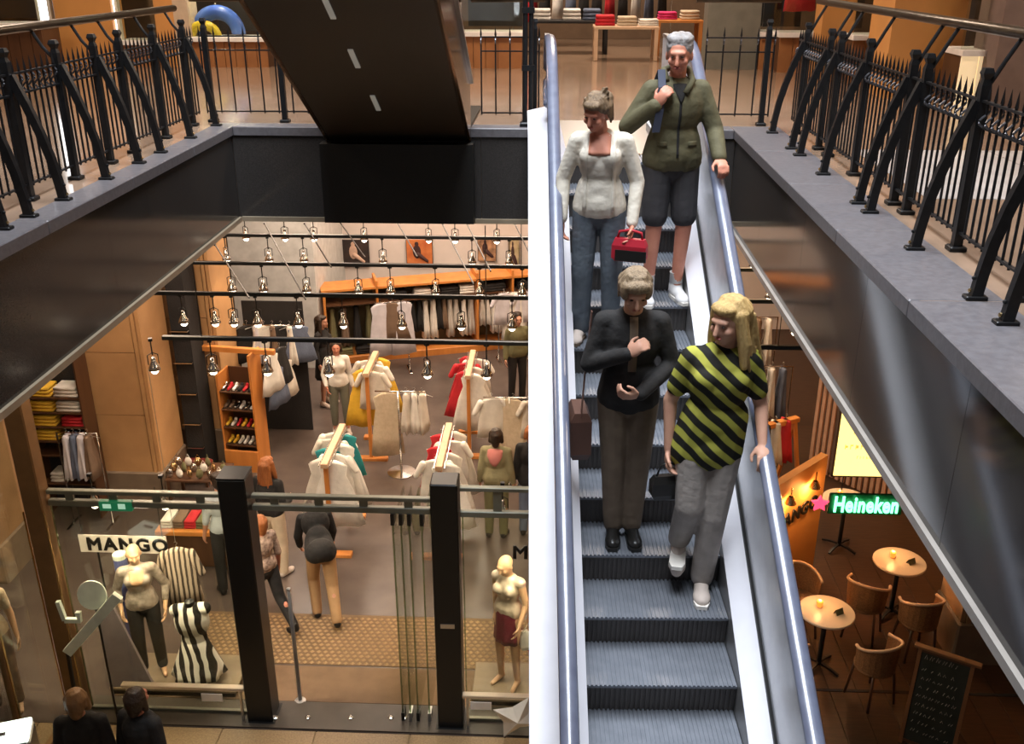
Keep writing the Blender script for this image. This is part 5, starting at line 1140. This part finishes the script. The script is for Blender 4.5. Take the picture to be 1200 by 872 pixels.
wicker_chair(4.22, 9.42, 3.3, 'wicker tub chair at the foot of the brown pier')
wicker_chair(2.95, 9.75, .2, 'wicker tub chair against the lettered orange wall')
# lettered orange partition
wa = V((2.25, 9.75, 0)); wb = V((3.45, 11.0, 0)); d = (wb - wa); an = math.atan2(d.y, d.x)
pw = struct('wall_cafe', MB().box(0, d.length, 0, .10, 0, 1.72), M_orangewall, 'orange partition wall with black capital letters beside the cafe tables'); pw.location = wa; pw.rotation_euler = (0, 0, an)
lt = link('letters', text_mesh('MANGO', .24, .002, 0, .009, 1.15), M_black_post, pw); lt.rotation_euler = (PI / 2, 0, 0); lt.location = (1.10, -.012, 1.14)
for x in (.75, 1.30):
    s_ = thing('wall_lamp', 'brass wall lamp washing the lettered partition beside %s' % ('the escalator' if x < 1 else 'the neon sign'), 'lamp', wa + d.normalized() * x + V((math.sin(an) * .10, -math.cos(an) * .10, 1.56)))
    link('arm', MB().tube([(0, 0, 0), (0, 0, .12)], .01, 6), M_brass, s_); link('shade', MB().lathe([(.03, .0), (.07, -.09), (.066, -.09), (.026, 0)], 16), M_brass, s_); link('bulb', MB().ell((0, 0, -.05), (.028, .028, .03)), M_bulb, s_, True)
    l = bpy.data.lights.new('wall_light', 'POINT'); l.energy = 22; l.color = (1, .46, .15); l.shadow_soft_size = .06; lo = bpy.data.objects.new('wall_light', l); C.objects.link(lo); lo.parent = s_; lo.location = (0, 0, -.12)
# yellow light box and neon sign hung over the entrance
ys_ = 9.0; a = onY(984, 476, ys_); b = onY(1044, 558, ys_)
yb = thing('light_box_sign', 'glowing yellow light box sign hung over the cafe entrance', 'sign', ((a.x + b.x) / 2, ys_, b.z)); hw = (b.x - a.x) / 2; hh = a.z - b.z
link('lit_face', MB().box(-hw + .02, hw - .02, -.05, .05, .02, hh - .02), mat('lit_yellow', (.9, .8, .3), .5, emit=(1.0, .76, .24), estr=1.9), yb)
link('case', MB().box(-hw, hw, -.04, .04, 0, .02).box(-hw, hw, -.04, .04, hh - .02, hh).box(-hw, -hw + .02, -.04, .04, 0, hh).box(hw - .02, hw, -.04, .04, 0, hh), M_darkwood, yb)
rt = random.Random(4); M_faint = mat('faint_print', (.75, .55, .12), .5, emit=(.95, .58, .10), estr=1.0)
for r, (zz, n0, sz) in enumerate(((.80, 3, .035), (.66, 7, .045), (.45, 9, .05), (.30, 6, .03))):
    q = MB()
    for i in range(n0):
        x = (i - (n0 - 1) / 2) * sz * 1.05; q.box(x - sz * .08, x + sz * .08, -.053, -.05, zz * hh - sz / 2, zz * hh + sz / 2); q.box(x, x + sz * .5, -.053, -.05, zz * hh + (rt.random() - .5) * sz, zz * hh + (rt.random() - .5) * sz + sz * .15)
    link('faint_print_line', q, M_faint, yb)
for s in (-1, 1): link('chain', MB().tube([(s * hw * .8, 0, hh), (s * hw * .8, 0, ZB - b.z)], .005, 5), M_black_post, yb)
a = onY(978, 581, ys_); b = onY(1050, 601, ys_)
ne = thing('neon_sign', 'green neon beer sign with a red star under the yellow light box', 'sign', ((a.x + b.x) / 2, ys_, (a.z + b.z) / 2)); hw = (b.x - a.x) / 2
me = text_mesh('Heineken', .25, .004, 0, .007, 1.08); xs = [v.co.x for v in me.vertices]; sc = 2 * hw / (max(xs) - min(xs))
lt = link('letters', me, mat('neon_green', (.3, 1, .6), .4, emit=(.16, 1.0, .42), estr=4.5), ne); lt.rotation_euler = (PI / 2, 0, 0); lt.scale = (sc, 1, 1); lt.location = (0, -.03, 0)
link('backing', MB().cham(-hw - .05, hw + .06, 0, .03, -.12, .12, .01), mat('neon_back', (.01, .10, .04), .3), ne)
q = MB(); pts = [(.095 * (1 if i % 2 == 0 else .5) * math.sin(PI * i / 5), .095 * (1 if i % 2 == 0 else .5) * math.cos(PI * i / 5)) for i in range(10)]; q.loft([[(x - hw - .14, -.02, z) for x, z in pts], [(x - hw - .14, .01, z) for x, z in pts]])
link('star', q, mat('neon_red', (1, .1, .15), .4, emit=(1.0, .05, .12), estr=2.2), ne)
for s in (-1, 1): link('hanger', MB().tube([(s * hw * .8, .015, .12), (s * hw * .8, .015, .36)], .005, 5), M_black_post, ne)
# chalkboard
c0 = onZ(1077, 758, 1.06); c1 = onZ(1143, 780, 1.06); dd = c1 - c0; an = math.atan2(dd.y, dd.x); W_ = dd.length
cb = thing('chalkboard', 'wood-framed chalkboard with rows of chalk writing beside the brown pier', 'chalkboard', (c0.x, c0.y, 0), an)
def lean(z): return -.20 * (1.06 - z) / 1.06
def cbq(x0, x1, z0, z1, y0, y1): return MB().loft([[(x0, lean(z) + y0, z), (x1, lean(z) + y0, z), (x1, lean(z) + y1, z), (x0, lean(z) + y1, z)] for z in (z0, z1)])
link('slate', cbq(.03, W_ - .03, .05, 1.03, 0, .015), mat('slate_board', (.014, .020, .014), .6, col2=(.03, .035, .028), nscale=5), cb)
for x0, x1, z0, z1 in ((0, .035, 0, 1.06), (W_ - .035, W_, 0, 1.06), (0.035, W_ - .035, 1.025, 1.06), (.035, W_ - .035, .03, .06)): link('frame_rail', cbq(x0, x1, z0, z1, -.008, .022), M_darkwood if z0 else mat('brown_frame', (.22, .10, .04), .5), cb)
link('top_ledge', MB().cham(-.04, W_ + .06, -.03, .04, 1.06, 1.085, .005), mat('brown_frame', (.22, .10, .04), .5), cb)
link('rear_frame', MB().bar([(.05, .03, 1.02), (.05, .28, 0)], (1, 0, 0), .03, .02).bar([(W_ - .05, .03, 1.02), (W_ - .05, .28, 0)], (1, 0, 0), .03, .02), M_darkwood, cb)
rc = random.Random(8); M_chalk = mat('chalk', (.42, .41, .36), .9, col2=(.18, .17, .15), nscale=30)
for r in range(9):
    z = .96 - r * .095 - (.03 if r else 0); x = .07 + .02 * rc.random(); hgt = .055 if r == 0 else .035; q = MB()
    while x < W_ - .10:
        n_ = rc.randint(2, 4); pts = [V((x + .012 * i, 0, z + (hgt if i % 2 else 0) * rc.uniform(.5, 1))) for i in range(n_)]
        q.tube([V((p_.x, lean(p_.z) - .003, p_.z)) for p_ in pts], .0035, 4); x += .012 * n_ + rc.choice([.012, .012, .04])
    link('chalk_line', q, M_chalk, cb)
# wooden rack and dark clothes beyond the partition
xr_ = thing('clothes_rack', 'orange wood trestle rack with dark clothes beyond the lettered partition', 'clothes rack', (3.05, 12.6, 0), .5)
link('beam', MB().cham(-.55, .55, -.05, .05, 1.30, 1.37, .008), M_oak, xr_)
for s in (-1, 1): link('leg', MB().bar([(s * .5, 0, 1.3), (s * .5, -.3, 0)], (1, 0, 0), .05, .04).bar([(s * .5, 0, 1.3), (s * .5, .3, 0)], (1, 0, 0), .05, .04), M_oak, xr_)
for i, m in enumerate((C_black, C_brown, C_black, CW[1], C_red)): hang(G_side, m, (2.70 + i * .16, 12.41 + i * .087, 1.46), .5, '%s garment on the orange wood trestle rack' % CNAME[m.name], '%s clothes on the trestle rack' % CNAME[m.name])
for j, (yy, zz, n0) in enumerate(((14.3, 1.55, 8), (15.6, 1.9, 8))):
    t = thing('clothes_rack', ('chrome rail of dark and pale clothes behind the trestle rack', 'chrome rail of pale clothes deepest behind the escalator')[j], 'clothes rack', (3.0, yy, 0)); link('frame', MB().tube([(-.75, 0, 0), (-.75, 0, zz), (.75, 0, zz), (.75, 0, 0)], .014, 8), M_chrome, t, True)
    for s in (-1, 1): link('foot', MB().box(s * .75 - .02, s * .75 + .02, -.2, .2, 0, .02), M_chrome, t)
    for i in range(n0):
        m = (C_black, CW[0], C_brown, C_black, CW[2], C_black, CW[0], C_bluey)[i] if j == 0 else (CW[0], CW[1], CW[0], C_brown, CW[0], CW[1], C_brown, CW[0])[i]
        hang(G_sidel, m, (3.0 - .62 + i * .175, yy - .001 * i, zz + .075), .2, '%s garment on the chrome rail %s' % (CNAME[m.name], ('behind the trestle rack', 'deepest behind the escalator')[j]), '%s clothes on chrome rail %s' % (CNAME[m.name], 'ab'[j]))
slp = thing('slat_screen', 'screen of thin pale wooden slats beside the yellow light box', 'screen', (4.55, 13.2, 0), -.9)
for i in range(16): link('slat', MB().box(-.8 + i * .1, -.8 + i * .1 + .055, -.015, .015, .06, 3.0), mat('pink_beech', (.55, .33, .22), .5), slp)
for z in (.02, 1.5, 2.96): link('cross_rail', MB().box(-.82, .78, .016, .045, z, z + .05), M_darkwood, slp)
gt = struct('trim_9', MB().box(2.2, 7, 8.7, 8.74, 0, .006), C_black, 'dark metal strip let into the cafe floor')
l = bpy.data.lights.new('cafe_pendant_light', 'POINT'); 
pl = thing('pendant_lamp', 'brass pendant lamp hanging over the cafe tables', 'lamp', (3.9, 10.6, 3.6)); link('shade', MB().lathe([(.04, .18), (.18, 0), (.174, 0), (.036, .17)], 20), M_brass, pl, True); link('cord', MB().tube([(0, 0, .18), (0, 0, ZB - 3.6)], .005, 5), M_black_post, pl); link('bulb', MB().ell((0, 0, .03), (.04, .04, .05)), M_bulb, pl, True)
l.energy = 55; l.color = (1, .52, .22); l.shadow_soft_size = .08; lo = bpy.data.objects.new('cafe_pendant_light', l); C.objects.link(lo); lo.parent = pl; lo.location = (0, 0, -.06)  # pendant and its light are added to brighten the cafe

# ================================================================== GALLERY GOODS (upper storey)
def gz(px, py, y): return onY(px, py, y)
p = gz(258, 47, 15.05)
fl = thing('swim_float', 'blue inflatable swim ring standing behind the white sill', 'toy', (p.x, 15.02, zs + .03))
q = MB(); R_, r_ = .30, .105
for i in range(28): pass
rings = [[((R_ + r_ * math.cos(b_)) * math.cos(a_), r_ * math.sin(b_), (R_ + r_ * math.cos(b_)) * math.sin(a_) + .02) for b_ in [2 * PI * k / 10 for k in range(10)]] for a_ in [PI * i / 16 for i in range(17)]]
link('tube', MB().loft(rings), mat('blue_vinyl', (.05, .12, .55), .3, col2=(.10, .20, .65), nscale=4), fl, True); link('valve', MB().lathe([(.012, 0), (.012, .02)], 8, (0, -.02, R_ + r_ + .02)), M_whitelac, fl)
fy = thing('swim_float', 'yellow inflatable cushion standing before the blue swim ring', 'toy', (p.x - .16, 14.85, zs + .03)); rings = [[((.19 + .07 * math.cos(b_)) * math.cos(a_), .06 * math.sin(b_), (.15 + .07 * math.cos(b_)) * math.sin(a_)) for b_ in [2 * PI * k / 10 for k in range(10)]] for a_ in [PI * i / 12 for i in range(13)]]
link('cushion', MB().loft(rings), mat('yellow_vinyl', (.75, .55, .04), .3), fy, True); link('seam', MB().tube([(.19 * math.cos(a_), -.062, .15 * math.sin(a_)) for a_ in [PI * i / 12 for i in range(13)]], .004, 5), mat('yellow_vinyl', (.75, .55, .04), .3), fy)
wl = bpy.data.lights.new('window_light', 'POINT'); wl.energy = 30; wl.color = (1, .85, .65); wl.shadow_soft_size = .1  # lamp added to brighten the swim ring in its window
wo_ = thing('spot_lamp', 'small lamp inside the gallery window of the blue swim ring', 'spot lamp', (p.x + .1, 14.95, 7.6)); link('yoke', yoke_me, None, wo_); link('reflector', refl_me, None, wo_); link('bulb', bulb_me, None, wo_); link('cord', MB().tube([(0, 0, .2), (0, 0, 2.0)], .004, 5), M_wire, wo_)
lo = bpy.data.objects.new('window_light', wl); C.objects.link(lo); lo.parent = wo_; lo.location = (0, 0, -.28)
def gtable(x, y, w_, d_, h, lab, m, items):
    t = thing('display_table', lab, 'table', (x, y, ZF)); a, b = w_ / 2, d_ / 2
    link('top', MB().cham(-a, a, -b, b, h - .04, h, .006), m, t)
    for sx in (-1, 1):
        for sy in (-1, 1): link('leg', MB().box(sx * (a - .04) - .03, sx * (a - .04) + .03, sy * (b - .04) - .03, sy * (b - .04) + .03, 0, h - .04), m, t)
    for dx, mm, hh_, nm in items: folded((x + dx, y, ZF + h), .30, .3, hh_, mm, nm + ' folded clothes on the ' + lab, nm + ' piles on the ' + lab)
gtable(1.05, 16.2, 1.0, .6, .50, 'pale wooden table behind the man in olive', M_beech, ((-.32, C_red, .16, 'red'), (.02, C_beige, .14, 'beige'), (.35, CW[0], .10, 'white')))
gtable(.18, 17.3, 1.3, .6, .52, 'dark table at the head of the escalator', C_black, ((-.45, CW[0], .18, 'white'), (.05, CW[0], .18, 'white'), (.38, C_bluey, .18, 'blue')))
gtable(1.95, 17.0, .75, .6, .55, 'brown box table behind the man in olive', M_oak, ((-.18, C_pink, .12, 'pink'), (.18, C_beige, .14, 'beige')))
t = thing('clothes_rack', 'chrome rail of dark clothes at the back of the gallery shop', 'clothes rack', (.6, 18.6, ZF)); link('frame', MB().tube([(-1.4, 0, 0), (-1.4, 0, 1.5), (1.4, 0, 1.5), (1.4, 0, 0)], .014, 8), M_chrome, t, True)
for s in (-1, 1): link('foot', MB().box(s * 1.4 - .02, s * 1.4 + .02, -.2, .2, 0, .02), M_chrome, t)
for i in range(12):
    m = (C_black, C_red, C_black, CW[0], C_bluey, C_black)[i % 6]; hang(G_long, m, (-.7 + i * .23, 18.6 - .001 * i, ZF + 1.575), 1.2, '%s garment on the chrome rail at the back of the gallery shop' % CNAME[m.name], '%s clothes on the gallery rail' % CNAME[m.name])
for x, y, m, lab in ((gz(978, 20, 14.6).x, 14.4, CW[0], 'white blouse hanging in the gallery window beside the orange pier'), (gz(935, 20, 14.6).x, 14.6, C_red, 'dark red top hanging in the gallery window beside the white blouse')):
    o = hang(G_top, m, (x, y, ZF + 1.5), .2, lab, lab); link('cord', MB().tube([(0, 0, .08), (0, 0, 2.3)], .003, 5), M_wire, o)
